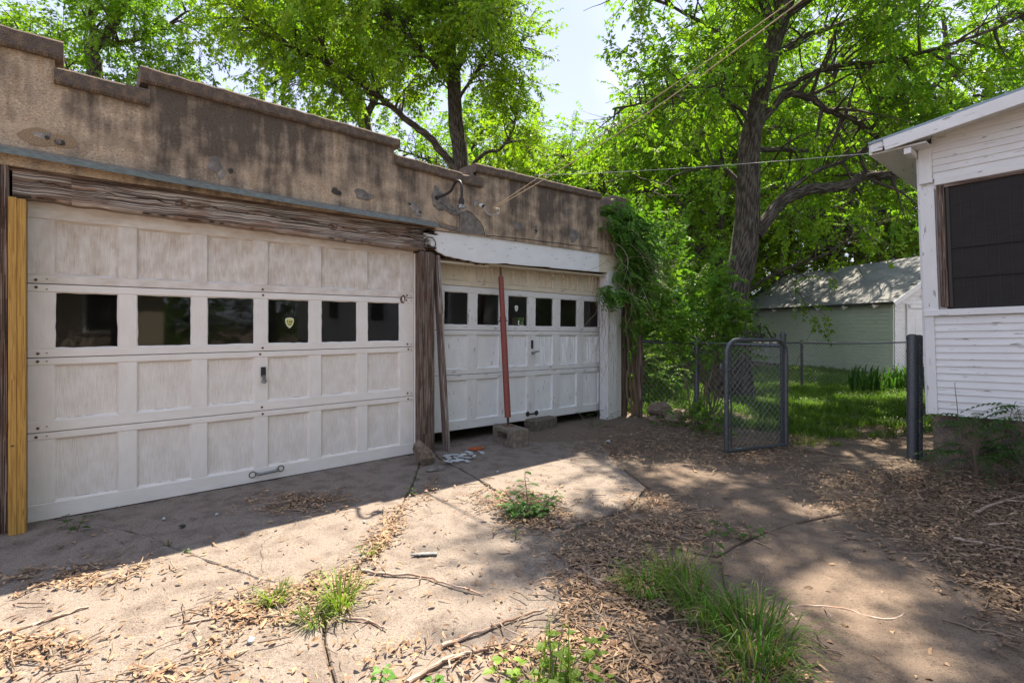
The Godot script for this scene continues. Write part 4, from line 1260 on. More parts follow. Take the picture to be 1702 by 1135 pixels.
func build_house() -> void:
	var H := thing("white_house", "white clapboard house with a dark screened window at the right edge", "house", HX)
	var len := 9.2
	var dep := 6.5
	# solid core behind the boards
	var core := Geo.new()
	core.box(Vector3(0.04 + len / 2, 1.6, -dep / 2 - 0.012), Vector3(len, 2.16, dep))
	part("wall", core, M.white_worn, H)
	var fo := Geo.new()
	fo.box(Vector3(0.05 + len / 2, 0.18, -dep / 2 - 0.03), Vector3(len, 0.70, dep))
	part("foundation", fo, M.foundation, H)
	# corner boards, sill band, frieze
	part("corner_board", bx(Vector3(0.062, 0.915, 0.006), Vector3(0.066, 0.80, 0.032), 0.003), M.white_worn, H)
	part("corner_board", bx(Vector3(0.078, 1.86, 0.008), Vector3(0.098, 1.0, 0.034), 0.003), M.white_worn, H)
	part("corner_board", bx(Vector3(0.075, 2.57, 0.006), Vector3(0.09, 0.32, 0.032), 0.003), M.white_worn, H)
	part("sill_band", bx(Vector3(1.13, 1.34, 0.012), Vector3(2.20, 0.052, 0.046), 0.004), M.white_worn, H)
	part("frieze_board", bx(Vector3(1.18, 2.405, 0.008), Vector3(2.1, 0.05, 0.036), 0.003), M.white_worn, H)
	# side edge of the corner
	part("corner_board", bx(Vector3(0.028, 1.58, -0.05), Vector3(0.03, 2.15, 0.10), 0.003), M.white_worn, H)
	var e := 0.0565
	for k in 14:
		clap(H, 0.095, len, 0.512 + k * e, e, M.white_worn if k % 3 else M.white_worn)
	for k in 19:
		clap(H, 2.25, len, 1.318 + k * 0.0572, 0.0572, M.white_worn)
	for k in 22:
		var y := 2.432 + k * 0.0545
		var x0 := 0.12 if y < 2.775 else 0.12 + (y - 2.775) / 0.127
		if x0 < 4.3:
			clap(H, x0, len - (x0 - 0.12), y, 0.0545, M.white_worn)
	# screened window
	part("window_frame", bx(Vector3(0.165, 1.88, 0.004), Vector3(0.05, 0.99, 0.05), 0.004), M.dark_wood, H)
	part("window_frame", bx(Vector3(1.17, 2.365, 0.002), Vector3(2.02, 0.03, 0.046), 0.003), M.dark_wood, H)
	part("window_frame", bx(Vector3(2.16, 1.88, 0.004), Vector3(0.06, 0.99, 0.05), 0.004), M.dark_wood, H)
	var scr := Geo.new()
	scr.quad(Vector3(0.18, 1.37, 0.006), Vector3(2.14, 1.37, 0.006), Vector3(2.14, 2.36, 0.006), Vector3(0.18, 2.36, 0.006), Vector2(0.18, 1.37), Vector2(2.14, 1.37), Vector2(2.14, 2.36), Vector2(0.18, 2.36))
	part("insect_screen", scr, M.screen, H)
	for y in [1.855, 1.618]:
		part("screen_bar", bx(Vector3(1.16, y, 0.011), Vector3(1.96, 0.012, 0.008), 0.003), M.screen, H)
	part("screen_bar", bx(Vector3(0.207, 1.865, 0.012), Vector3(0.022, 0.97, 0.012), 0.003), M.dark, H)
	for k in 26:
		part("screen_line", bx(Vector3(0.285 + k * 0.071, 1.865, 0.0075), Vector3(0.003, 0.98, 0.003)), M.screen_line, H)
	# a further window along the same front
	for m in [3.3, 6.0]:
		part("window_frame", bx(Vector3(m, 1.75, 0.015), Vector3(0.9, 1.2, 0.05), 0.005), M.white_worn, H)
		part("window_pane", bx(Vector3(m, 1.75, 0.043), Vector3(0.7, 1.0, 0.004)), M.black, H)
		part("window_bar", bx(Vector3(m, 1.75, 0.046), Vector3(0.72, 0.04, 0.02)), M.white_worn, H)
	# low-pitched roof with white rake boards and deep eave
	var sl := atan(0.127)
	var mid := 4.55
	for sd in [-1, 1]:
		var half := 4.84
		var bs := Basis(Vector3(0, 0, 1), sl * -sd)
		var c := Vector3(mid + sd * half / 2.0 * cos(sl), 2.745 + 0.127 * 4.85 - half / 2.0 * sin(sl), -dep / 2)
		part("roof_deck", bx(c, Vector3(half, 0.045, dep + 0.46), 0.0, bs), M.white_worn, H)
		part("roof_shingles", bx(c + bs * Vector3(0, 0.035, 0.0), Vector3(half + 0.01, 0.022, dep + 0.50), 0.004, bs), M.roof_edge, H)
		part("rake_board", bx(c + bs * Vector3(0.045 * -sd * -1.0 if sd > 0 else 0.05, -0.022, dep / 2 + 0.242), Vector3(half - 0.1, 0.095, 0.024), 0.003, bs), M.white_worn, H)
		part("eave_fascia", bx(Vector3(mid + sd * (half * cos(sl)), 2.735, -dep / 2), Vector3(0.024, 0.085, dep + 0.44), 0.003), M.white_worn, H)
		part("soffit", bx(Vector3(mid + sd * (half * cos(sl) - 0.19), 2.703, -dep / 2), Vector3(0.36, 0.014, dep + 0.40), 0.0), M.white_worn, H)
	part("eave_end", bx(Vector3(mid - 4.84 * cos(sl) + 0.045, 2.748, 0.228), Vector3(0.085, 0.075, 0.02), 0.003), M.white_worn, H)
	part("bracket", bx(Vector3(0.0, 2.66, 0.11), Vector3(0.05, 0.05, 0.22), 0.004, Basis(Vector3.UP, 0.0)), M.white_worn, H)


# ---------------------------------------------------------------- small garage at the back of the yard
func build_far_garage() -> void:
	var lx := Vector3(-0.15, 0, -0.989).normalized()   # along the long wall, away from us
	# frame: x along the long wall away from us, z out of the long wall (to the left)
	FX = Transform3D(Basis(-lx, Vector3.UP, (-lx).cross(Vector3.UP)), Vector3(9.17, 0, -12.4))
	var F := thing("back_garage", "small pale green garage with a grey shingle roof across the yard", "garage", FX)
	var L := 5.6; var W := 3.3; var hw := 1.93; var hr := 3.0
	var core := Geo.new()
	core.box(Vector3(-L / 2, hw / 2, -W / 2), Vector3(L - 0.03, hw, W - 0.03))
	core.prism(PackedVector2Array([Vector2(0.015, hw), Vector2(W - 0.015, hw), Vector2(W / 2, hr - 0.03)]), 0.0, L - 0.04, Transform3D(Basis(Vector3(0, 0, -1), Vector3.UP, Vector3(-1, 0, 0)), Vector3(-0.02, 0, 0)))
	part("wall", core, M.mint, F)
	for k in 20:
		clap(F, -L, -0.08, 0.05 + k * 0.095, 0.095, M.mint, 0.0, "siding_board", 0.026)
	part("corner_board", bx(Vector3(-0.05, hw / 2, 0.012), Vector3(0.1, hw, 0.03), 0.003), M.mint, F)
	# gable end towards us
	var E := Transform3D(Basis(Vector3(0, 0, -1), Vector3.UP, Vector3(1, 0, 0)), Vector3(0, 0, 0))
	for k in 30:
		var y := 0.05 + k * 0.095
		var inset := 0.0 if y < hw - 0.05 else (y - hw + 0.1) / (hr - hw) * W / 2
		if inset < W / 2 - 0.1:
			var g := Geo.new()
			var x0 := 0.01 + inset; var x1 := W - 0.01 - inset
			g.quad(E * Vector3(x0, y, 0.014), E * Vector3(x1, y, 0.014), E * Vector3(x1, y + 0.1, 0.002), E * Vector3(x0, y + 0.1, 0.002), Vector2(x0, y), Vector2(x1, y), Vector2(x1, y + 0.1), Vector2(x0, y + 0.1))
			g.quad(E * Vector3(x0, y, -0.005), E * Vector3(x1, y, -0.005), E * Vector3(x1, y, 0.014), E * Vector3(x0, y, 0.014))
			part("siding_board", g, M.white, F)
	var dn := Node3D.new()
	dn.name = "door"
	F.add_child(dn)
	dn.transform = E
	part("door_leaf", bx(Vector3(0.95, 0.83, 0.02), Vector3(1.1, 1.6, 0.03), 0.003), M.white, dn)
	for q in [[0.36, 0.87, 0.10, 1.78], [1.55, 0.87, 0.10, 1.78], [0.95, 1.70, 1.3, 0.10]]:
		part("door_trim", bx(Vector3(q[0], q[1], 0.032), Vector3(q[2], q[3], 0.03), 0.003), M.white, dn)
	part("door_panel", bx(Vector3(0.95, 0.95, 0.037), Vector3(0.8, 0.9, 0.008), 0.003), M.white, dn)
	part("wall_bracket", bx(E * Vector3(0.75, 1.95, 0.05), Vector3(0.06, 0.08, 0.03), 0.003), M.rust, F)
	# roof: board deck with overhang, rake boards, rafter ends, courses of shingles
	var pitch := atan((hr - hw) / (W / 2))
	for sd in [1, -1]:
		var run := W / 2 / cos(pitch) + 0.30
		var o := Vector3(-L / 2, hr + 0.02, -W / 2)
		var dirv := Vector3(0, -sin(pitch), cos(pitch) * sd)
		var nrm := Vector3(0, cos(pitch), sin(pitch) * sd)
		var bs := Basis(Vector3(1, 0, 0), nrm, Vector3(1, 0, 0).cross(nrm))
		part("roof_deck", bx(o + dirv * run / 2, Vector3(L + 0.5, 0.03, run), 0.0, bs), M.roof_tar, F)
		part("rake_board", bx(o + dirv * run / 2 + Vector3(L / 2 + 0.26, -0.04, 0), Vector3(0.025, 0.11, run), 0.003, bs), M.white, F)
		part("eave_edge", bx(o + dirv * (run - 0.01) + nrm * -0.03, Vector3(L + 0.5, 0.05, 0.02), 0.0, bs), M.roof_tar, F)
		if sd == 1:
			var rows := 17
			var ex := run / rows
			var meshes := []
			for v in 3:
				var g := Geo.new()
				g.uo = Vector2(v * 0.3, v * 0.2)
				g.box(Vector3(0, 0.003, ex * 0.5), Vector3(0.322 - 0.004 * v, 0.010, ex + 0.02), Basis(), 0.002)
				meshes.append(g.mesh())
			var made := 0
			var rest := []
			var rest_t := []
			for r in rows:
				var cnt := 19
				for k in cnt:
					var x := L / 2 + 0.25 - 0.165 - k * 0.325 - (0.16 if r % 2 else 0.0) + rf(-0.004, 0.004)
					var yy := run - (r + 1) * ex
					var xf := Transform3D(bs * Basis(Vector3(1, 0, 0), 0.055 + rf(-0.01, 0.012)), o + Vector3(x, 0, 0) + dirv * yy + nrm * (0.022 + rf(0, 0.004)))
					# local z of bs must run down the slope
					if (bs * Vector3(0, 0, 1)).dot(dirv) < 0:
						xf.basis = bs * Basis(Vector3.UP, PI) * Basis(Vector3(1, 0, 0), 0.055 + rf(-0.01, 0.012))
					if made < 300 and x > -3.2:
						part("shingle", meshes[(k * 7 + r * 3) % 3], M.shingles[(k * 5 + r * 11 + (k * r) % 3) % 4], F, xf)
						made += 1
					else:
						rest.append(xf); rest_t.append(Color(1, 1, 1) * rf(0.85, 1.1))
			scatter("shingles", meshes[0], M.shingles[0], rest, rest_t, F)
			for k in 6:
				var rx := -0.35 - k * 0.95
				part("rafter_end", bx(Vector3(rx, hw - 0.165, 0.14), Vector3(0.045, 0.09, 0.26), 0.003, Basis(Vector3(1, 0, 0), pitch)), M.white, F)
		else:
			part("roof_shingles", bx(o + dirv * run / 2 + nrm * 0.03, Vector3(L + 0.5, 0.02, run), 0.0, bs), M.shingles[0], F)


# ---------------------------------------------------------------- chain-link fences and the gate
func diamonds(a: Vector3, b: Vector3, y0: float, y1: float, pitch := 0.056, r := 0.0014) -> Geo:
	# straight wires in both directions, woven a little apart
	var g := Geo.new()
	var L := Vector2(a.x, a.z).distance_to(Vector2(b.x, b.z))
	var hgt := y1 - y0
	var nn := Vector3(b.x - a.x, 0, b.z - a.z).normalized().cross(Vector3.UP)
	var cnt := int((L + hgt) / pitch)
	for dd in [1, -1]:
		for k in cnt + 1:
			var c := k * pitch
			# line u - v = c - hgt (dd 1) or u + v = c
			var u0: float; var v0: float; var u1: float; var v1: float
			if dd == 1:
				u0 = maxf(0.0, c - hgt); v0 = u0 - (c - hgt)
				u1 = minf(L, c); v1 = u1 - (c - hgt)
			else:
				u0 = maxf(0.0, c - hgt); v0 = c - u0
				u1 = minf(L, c); v1 = c - u1
			if u1 - u0 < 0.01: continue
			var q0 := Vector3(lerpf(a.x, b.x, u0 / L), lerpf(a.y, b.y, u0 / L) + y0 + v0, lerpf(a.z, b.z, u0 / L))
			var q1 := Vector3(lerpf(a.x, b.x, u1 / L), lerpf(a.y, b.y, u1 / L) + y0 + v1, lerpf(a.z, b.z, u1 / L))
			g.tube([q0 + nn * 0.0016 * dd, q1 + nn * 0.0016 * dd], [r], 4, false)
	return g

func build_fences() -> void:
	# gate, swung open towards the drive
	var a := Vector3(2.055, 0, -4.95); var b := Vector3(2.765, 0, -5.215)
	var G := thing("yard_gate", "chain-link garden gate standing open with scrolled ironwork on top", "gate", Transform3D(Basis(), a))
	var dv := (b - a)
	var L := dv.length()
	var du := dv / L
	var nn := du.cross(Vector3.UP)
	var fr := []
	var y0 := 0.035; var y1 := 1.10
	fr.append(Vector3(0, y0, 0)); fr.append(Vector3(0, 0.6, 0)); fr.append(Vector3(0, y1 - 0.16, 0))
	for k in range(1, 6):
		var an := PI / 2 * k / 6.0
		fr.append(du * (0.13 - 0.13 * cos(an)) + Vector3(0, y1 - 0.13 + 0.13 * sin(an), 0))
	fr.append(du * 0.15 + Vector3(0, y1, 0)); fr.append(du * (L - 0.15) + Vector3(0, y1 - 0.005, 0))
	for k in range(1, 6):
		var an := PI / 2 * k / 6.0
		fr.append(du * (L - 0.13 + 0.13 * sin(an)) + Vector3(0, y1 - 0.135 + 0.13 * cos(an), 0))
	fr.append(du * L + Vector3(0, y1 - 0.16, 0)); fr.append(du * L + Vector3(0, 0.5, 0)); fr.append(du * L + Vector3(0, y0 - 0.005, 0))
	part("frame", pipe(fr, [0.0215], 12), M.galv, G)
	part("bottom_rail", pipe([Vector3(0, y0 + 0.004, 0) - du * 0.02, du * L + Vector3(0, y0, 0)], [0.0205], 12), M.galv, G)
	for t in [0.055, L - 0.05]:
		part("tension_bar", bx(du * t + Vector3(0, 0.54, 0), Vector3(0.018, 0.98, 0.006), 0.001, Basis(du, Vector3.UP, nn)), M.galv, G)
	kind(part("chain_link_mesh", diamonds(du * 0.03, du * (L - 0.03), y0 + 0.02, y1 - 0.03, 0.064, 0.0014), M.wire, G), "stuff")
	for q in [[0.0, 0.88], [0.0, 0.20], [L, 0.80], [L, 0.28], [0.0, 0.72]]:
		var g := Geo.new()
		g.tube([du * q[0] + Vector3(0, q[1] - 0.02, 0), du * q[0] + Vector3(0, q[1] + 0.02, 0)], [0.0265], 12)
		part("band", g, M.galv, G)
	var lt := Geo.new()
	lt.tube(smooth([Vector3(0, 0.80, 0) - du * 0.01, Vector3(0, 0.80, 0) - du * 0.055, Vector3(0, 0.84, 0) - du * 0.075, Vector3(0, 0.88, 0) - du * 0.06], 4), [0.010], 7)
	lt.tube(smooth([Vector3(0, 0.81, 0.02), Vector3(0, 0.825, 0.02) + du * 0.04, Vector3(0, 0.80, 0.03) + du * 0.06], 3), [0.008], 6)
	part("latch", lt, M.galv, G)
	# scrolled ironwork
	var sc := [
		[Vector2(0.27, 1.115), Vector2(0.33, 1.13), Vector2(0.39, 1.13), Vector2(0.42, 1.15), Vector2(0.40, 1.175), Vector2(0.36, 1.17), Vector2(0.37, 1.15)],
		[Vector2(0.47, 1.155), Vector2(0.455, 1.13), Vector2(0.475, 1.115), Vector2(0.50, 1.125), Vector2(0.52, 1.16), Vector2(0.525, 1.21), Vector2(0.515, 1.235)],
		[Vector2(0.475, 1.225), Vector2(0.50, 1.235), Vector2(0.515, 1.20), Vector2(0.52, 1.15), Vector2(0.545, 1.115), Vector2(0.575, 1.12), Vector2(0.58, 1.145), Vector2(0.56, 1.15)],
		[Vector2(0.58, 1.225), Vector2(0.61, 1.215), Vector2(0.65, 1.16), Vector2(0.69, 1.12), Vector2(0.735, 1.115), Vector2(0.745, 1.145), Vector2(0.725, 1.155)],
		[Vector2(0.515, 1.105), Vector2(0.518, 1.17), Vector2(0.522, 1.255)],
	]
	for s in sc:
		var pts := []
		for q in s: pts.append(du * (q.x * L / 0.86 - 0.04) + Vector3(0, q.y + 0.005, 0))
		part("scroll", pipe(smooth(pts, 5), [0.0085, 0.010, 0.008], 7), M.iron, G)
	# hinge post just behind the gate's right leg, and the latch posts by the house
	var hp := thing("hinge_post", "steel fence post close behind the right leg of the open gate", "fence post", Transform3D(Basis(), Vector3(2.80, gh(2.8, -5.34), -5.34)))
	part("tube", pipe([Vector3.ZERO, Vector3(0, 1.14, 0)], [0.029], 14), M.galv, hp)
	part("cap", pipe([Vector3(0, 1.13, 0), Vector3(0, 1.15, 0), Vector3(0, 1.175, 0)], [0.033, 0.034, 0.012], 14), M.galv, hp)
	for y in [0.30, 0.83]:
		part("hinge", pipe([Vector3(0, y, 0), Vector3(-0.03, y, 0.07), Vector3(-0.035, y, 0.12)], [0.014], 8), M.galv, hp)
	var gp := thing("gate_post", "thick galvanised post beside the white house with rolled fence wire", "fence post", Transform3D(Basis(), Vector3(3.455, 0.02, -4.46)))
	part("tube", pipe([Vector3.ZERO, Vector3(0, 1.115, 0)], [0.040], 18), M.galv, gp)
	part("cap", pipe([Vector3(0, 1.10, 0), Vector3(0, 1.118, 0), Vector3(0, 1.14, 0), Vector3(0, 1.147, 0)], [0.042, 0.043, 0.033, 0.012], 18), M.galv, gp)
	part("tube", pipe([Vector3(0.075, 0, -0.02), Vector3(0.075, 1.11, -0.02)], [0.026], 14), M.galv, gp)
	part("cap", pipe([Vector3(0.075, 1.10, -0.02), Vector3(0.075, 1.13, -0.02), Vector3(0.075, 1.14, -0.02)], [0.029, 0.026, 0.01], 14), M.galv, gp)
	for y in [0.28, 0.66, 1.0]:
		part("band", pipe([Vector3(0, y - 0.011, 0), Vector3(0, y + 0.011, 0)], [0.0425], 18), M.galv, gp)
	var roll := Geo.new()
	for k in 34:
		var yy := 0.08 + k * 0.029
		var pts := []
		for j in 7:
			var an := -0.6 + j * 0.55
			pts.append(Vector3(0.070 + 0.030 * cos(an + k * 0.4), yy + 0.02 * (j % 2), 0.018 + 0.022 * sin(an + k * 0.4)))
		roll.tube(pts, [0.0018], 4, false)
	kind(part("rolled_wire", roll, M.wire, gp), "stuff")
	# fence from the hinge post back to the garage corner
	var p := Vector3(2.82, 0, -5.36); var q := Vector3(1.70, 0, -6.83)
	var F := thing("side_fence", "short chain-link fence between garage corner and gate, overgrown", "fence")
	part("top_rail", pipe([p + Vector3(0, 1.03, 0), q + Vector3(0, 1.03, 0)], [0.0185], 10), M.galv, F)
	kind(part("chain_link_mesh", diamonds(p, q, 0.03, 1.02, 0.079, 0.0016), M.wire, F), "stuff")
	for t in [0.55, 1.0]:
		var c := p.lerp(q, t)
		part("post", pipe([c, c + Vector3(0, 1.10, 0)], [0.027], 10), M.dark_wood if t > 0.9 else M.galv, F)
	# long fence across the yard in front of the small garage
	var R := thing("yard_fence", "long chain-link fence along the small pale green garage", "fence")
	var ends := [Vector3(8.6, 0.0, -10.9), Vector3(5.75, 0.0, -10.25), Vector3(4.6, 0.0, -10.9), Vector3(1.6, 0.0, -12.2)]
	for k in 3:
		part("top_rail", pipe([ends[k] + Vector3(0, 0.90, 0), ends[k].lerp(ends[k + 1], 0.5) + Vector3(0, 0.875, 0), ends[k + 1] + Vector3(0, 0.90, 0)], [0.018], 8), M.galv, R)
		kind(part("chain_link_mesh", diamonds(ends[k], ends[k + 1], 0.02, 0.88, 0.079, 0.0019), M.wire, R), "stuff")
		part("post", pipe([ends[k + 1], ends[k + 1] + Vector3(0, 0.95, 0)], [0.026], 8), M.galv, R)
	var mid: Vector3 = ends[0].lerp(ends[1], 0.02)
	part("post", pipe([mid, mid + Vector3(0, 0.95, 0)], [0.026], 8), M.galv, R)


func build_cables() -> void:
	var ins := thing("wall_insulator", "white porcelain insulator with a black collar on the parapet", "insulator", GX)
	part("body", pipe([Vector3(3.235, 2.485, 0.125), Vector3(3.238, 2.482, 0.155), Vector3(3.24, 2.48, 0.165)], [0.022, 0.02, 0.014], 12), M.white_print, ins)
	part("collar", pipe([Vector3(3.24, 2.478, 0.155), Vector3(3.243, 2.474, 0.185)], [0.016, 0.013], 10), M.black, ins)
	var hook := GX * Vector3(3.25, 2.42, 0.32)
	var a := GX * Vector3(3.245, 2.472, 0.18)
	var far := Vector3(2.27, 3.56, -2.9)
	var c1 := []
	for k in 25:
		var t := k / 24.0
		c1.append(hook.lerp(far, t) + Vector3(0, -0.10 * sin(PI * t), 0))
	tag(part("service_cable", pipe(c1, [0.0042], 7), M.cable, null), "tan service cable rising from the parapet to the top right, lower strand", "cable", "service cables")
	var c2 := []
	for k in 25:
		var t := k / 24.0
		c2.append((hook + Vector3(0.0, 0.012, 0.0)).lerp(far + Vector3(0.02, 0.02, 0), t) + Vector3(0, -0.03 * sin(PI * t), 0))
	tag(part("service_cable", pipe(c2, [0.0036], 7), M.cable, null), "tan service cable rising from the parapet to the top right, upper strand", "cable", "service cables")
	var lp := [a, a + Vector3(0.02, -0.06, 0.03), a + Vector3(0.07, -0.105, 0.06), a + Vector3(0.14, -0.10, 0.10), hook + Vector3(0.06, -0.05, 0.0), hook + Vector3(0.06, 0.0, 0.0), hook + Vector3(0.0, 0.0, 0)]
	tag(part("cable_loop", pipe(smooth(lp, 5), [0.0055], 6), M.pale_cable, null), "drooping pale wire loop at the parapet insulator", "cable")
	var c3 := []
	var s := Vector3(0.30, 3.33, -7.2); var e := Vector3(3.24, 2.72, -4.40)
	for k in 21:
		var t := k / 20.0
		c3.append(s.lerp(e, t) + Vector3(0, -0.03 * sin(PI * t), 0))
	tag(part("house_cable", pipe(c3, [0.003], 6), M.pale_cable, null), "thin pale cable running level from behind the parapet to the house eave", "cable")
	var w := Geo.new()
	var pts := []
	for k in 25:
		var an := 0.15 * k
		pts.append(Vector3(2.715 + 0.0, 2.44, 0.14) + Vector3(0.02 + 0.008 * k, -0.05 * sin(PI * k / 24.0) - 0.002 * k, 0.05 * sin(PI * k / 24.0)))
	w.tube(pts, [0.003], 5)
	tag(part("lamp_wire", w, M.black, null, GX), "thin black wire dangling between the lamp base and the crack", "wire")

# ---------------------------------------------------------------- foliage
# a twig with drooping pointed leaflets; tip of the twig along +Z
func spray(cnt: int, length: float, ll: float, lw: float, sd: int, spread := 0.9, droop := 0.5) -> ArrayMesh:
	var r := RandomNumberGenerator.new()
	r.seed = sd
	var g := Geo.new()
	g.col = Color(0.5, 0.42, 0.3)
	g.tube([Vector3.ZERO, Vector3(0, 0.01, length * 0.5), Vector3(0, -0.02, length)], [0.0035, 0.0022, 0.001], 3, false)
	for k in cnt:
		var t := (k + 0.6) / cnt
		var a := (1.0 if k % 2 == 0 else -1.0) * r.randf_range(0.5, 1.2) * spread
		var base := Vector3(0, 0.01 - 0.03 * t * t, length * t)
		var dir := Vector3(sin(a), r.randf_range(-0.9, 0.25) * droop, cos(a) * 0.8).normalized()
		var up := Vector3(r.randf_range(-0.5, 0.5), 1.0, r.randf_range(-0.5, 0.5)).normalized()
		var f := r.randf_range(0.75, 1.25)
		var sh := r.randf_range(0.78, 1.2)
		g.col = Color(sh * r.randf_range(0.9, 1.12), sh, sh * 0.9)
		var st := base + dir * ll * 0.25
		g.leaf(st, (dir + Vector3(0, -0.25 * droop, 0)).normalized(), up, ll * f, lw * f, r.randf_range(0.1, 0.35), r.randf_range(0.2, 0.7))
		# the two side leaflets of a compound leaf
		for s in [-1.0, 1.0]:
			var d2: Vector3 = (dir + dir.cross(up) * s * 0.95).normalized()
			g.leaf(st - dir * ll * 0.06, (d2 + Vector3(0, -0.2 * droop, 0)).normalized(), up, ll * f * 0.8, lw * f * 0.85, r.randf_range(0.1, 0.35), r.randf_range(0.2, 0.7))
	return g.mesh()

var SPRAYS := []
# the leaf colours of the maples, the elms and the box elders
const LEAF := [Color(0.27, 0.445, 0.034), Color(0.235, 0.42, 0.036), Color(0.30, 0.47, 0.036)]
const SHRUB := Color(0.15, 0.30, 0.04)

# grow side branches and leafy twigs from a limb; leaves are collected as transforms
func sprout(wood: Geo, pts: Array, from: float, n: int, bl: float, rad: float, xfs: Array, sc: float, keep: Callable, up := 0.25, out := Vector3.ZERO) -> void:
	var m := pts.size()
	for k in n:
		var t := lerpf(from, 1.0, (k + rf(0.1, 0.9)) / n)
		var fi := t * (m - 1)
		var i0 := mini(int(fi), m - 2)
		var o: Vector3 = pts[i0].lerp(pts[i0 + 1], fi - i0)
		var ld: Vector3 = (pts[i0 + 1] - pts[i0]).normalized()
		var d := rv()
		d = (d - ld * d.dot(ld) * 0.6 + ld * 0.45 + Vector3.UP * up + out).normalized()
		var L := bl * rf(0.55, 1.25) * (1.0 - 0.35 * t)
		var bp := [o]
		var q := o
		var seg := 5
		for j in seg:
			d = (d + rv() * 0.22 + Vector3(0, -0.03 * j, 0)).normalized()
			q += d * L / seg
			bp.append(q)
		var had := xfs.size()
		var tw := maxi(4, int(L / (0.16 * sc)))
		for j in tw:
			var ft := lerpf(0.22, 1.0, (j + rf(0, 1)) / tw) * seg
			var i1 := mini(int(ft), seg - 1)
			var to: Vector3 = bp[i1].lerp(bp[i1 + 1], ft - i1)
			var td := (rv() + d * 0.7 + Vector3(0, 0.05, 0)).normalized()
			var tl := rf(0.35, 0.8) * sc
			var te := to + td * tl + Vector3(0, -0.12 * tl, 0)
			var before := xfs.size()
			for s in 3:
				var sp := to.lerp(te, (s + 0.7) / 3.0)
				if not keep.call(sp): continue
				var sd := (td + rv() * 0.75 + Vector3(0, -0.15, 0)).normalized()
				var b := Basis.looking_at(-sd, (Vector3.UP + rv() * 0.45).normalized())
				xfs.append(Transform3D(b.scaled(Vector3.ONE * sc * rf(0.75, 1.2)), sp))
			if xfs.size() > before:
				wood.tube([to, (to + te) / 2 + rv() * 0.03, te], [0.0075 * sc, 0.002], 3, false)
		if xfs.size() > had + tw / 3:
			wood.tube(bp, [rad, rad * 0.75, rad * 0.5, rad * 0.35, rad * 0.22, 0.004], 5, false)
		elif xfs.size() == had:
			continue
		else:
			wood.tube(bp.slice(0, 4), [rad * 0.7, rad * 0.5, rad * 0.3, 0.004], 5, false)

func anywhere(_p: Vector3) -> bool:
	return true

# tree from explicit limbs: [points, first radius, last radius, leaf from, branches, branch length]
func tree(label: String, base: Vector3, limbs: Array, sc: float, tint: Color, keep: Callable, trunk_sides := 14, group := "") -> Node3D:
	var T := thing("tree", label, "tree", Transform3D(Basis(), base), group)
	var xfs := []
	for k in limbs.size():
		var q: Array = limbs[k]
		var pts := []
		for p in smooth(q[0], 5, 0.02 if k else 0.0): pts.append(p - base)
		var g := Geo.new()
		var rr := []
		for j in pts.size():
			var t := float(j) / (pts.size() - 1)
			var r := lerpf(q[1], q[2], pow(t, 0.8))
			if k == 0: r *= 1.0 + 0.55 * exp(-(pts[j].y) / 0.35)
			rr.append(r)
		g.tube(pts, rr, trunk_sides if k == 0 else 8, true, 0.10 if k == 0 else 0.14, k * 1.7)
		part("trunk" if k == 0 else "limb", g, M.bark, T)
		var w := Geo.new()
		if q[4] > 0:
			var kp := func(p: Vector3) -> bool: return keep.call(p + base)
			sprout(w, pts, q[3], q[4], q[5], minf(q[2] * 1.1, 0.035) + 0.006, xfs, sc, kp, q[6] if q.size() > 6 else 0.25)
			if w.v.size(): part("branches", w, M.thin_bark, T)
	add_crown(T, xfs, tint)
	return T

func add_crown(T: Node3D, xfs: Array, tint: Color) -> void:
	var lots := [[], [], []]
	var tl := [[], [], []]
	for k in xfs.size():
		lots[k % 3].append(xfs[k])
		var y := rf(0, 1)
		var f := rf(0.8, 1.2)
		tl[k % 3].append(Color(tint.r * f * lerpf(0.85, 1.3, y), tint.g * f * lerpf(0.92, 1.1, y), tint.b * f))
	for k in 3:
		if lots[k].size(): scatter("crown", SPRAYS[k], M.leaf, lots[k], tl[k], T)

# limbs for a tree further off, made up from its height and spread
func wild(base: Vector3, h: float, r: float, spread: float, cnt: int, nb: int, bl: float, fork := 0.35) -> Array:
	var out := []
	var tp := [base]
	var lean := Vector3(rf(-0.06, 0.06), 0, rf(-0.06, 0.06))
	for k in range(1, 7):
		tp.append(base + Vector3(0, h * k / 6.0, 0) + lean * h * k / 6.0 + Vector3(rf(-1, 1), 0, rf(-1, 1)) * 0.14)
	out.append([tp, r, r * 0.22, 0.55, int(nb * 0.8), bl, 0.3])
	for k in cnt:
		var t := lerpf(fork, 0.85, float(k) / cnt)
		var o: Vector3 = tp[int(t * 6)].lerp(tp[int(t * 6) + 1], t * 6 - int(t * 6))
		var a := k * 2.4 + rf(-0.5, 0.5)
		var L := spread * rf(0.75, 1.1) * (1.15 - 0.5 * t)
		var d := Vector3(cos(a), 0, sin(a))
		out.append([[o, o + d * L * 0.35 + Vector3(0, L * 0.28, 0), o + d * L * 0.7 + Vector3(0, L * 0.42, 0), o + d * L + Vector3(0, L * rf(0.35, 0.7), 0)], r * 0.42 * (1.1 - t * 0.5), r * 0.1, 0.25, nb, bl, 0.15])
	return out

var pools := FastNoiseLite.new()

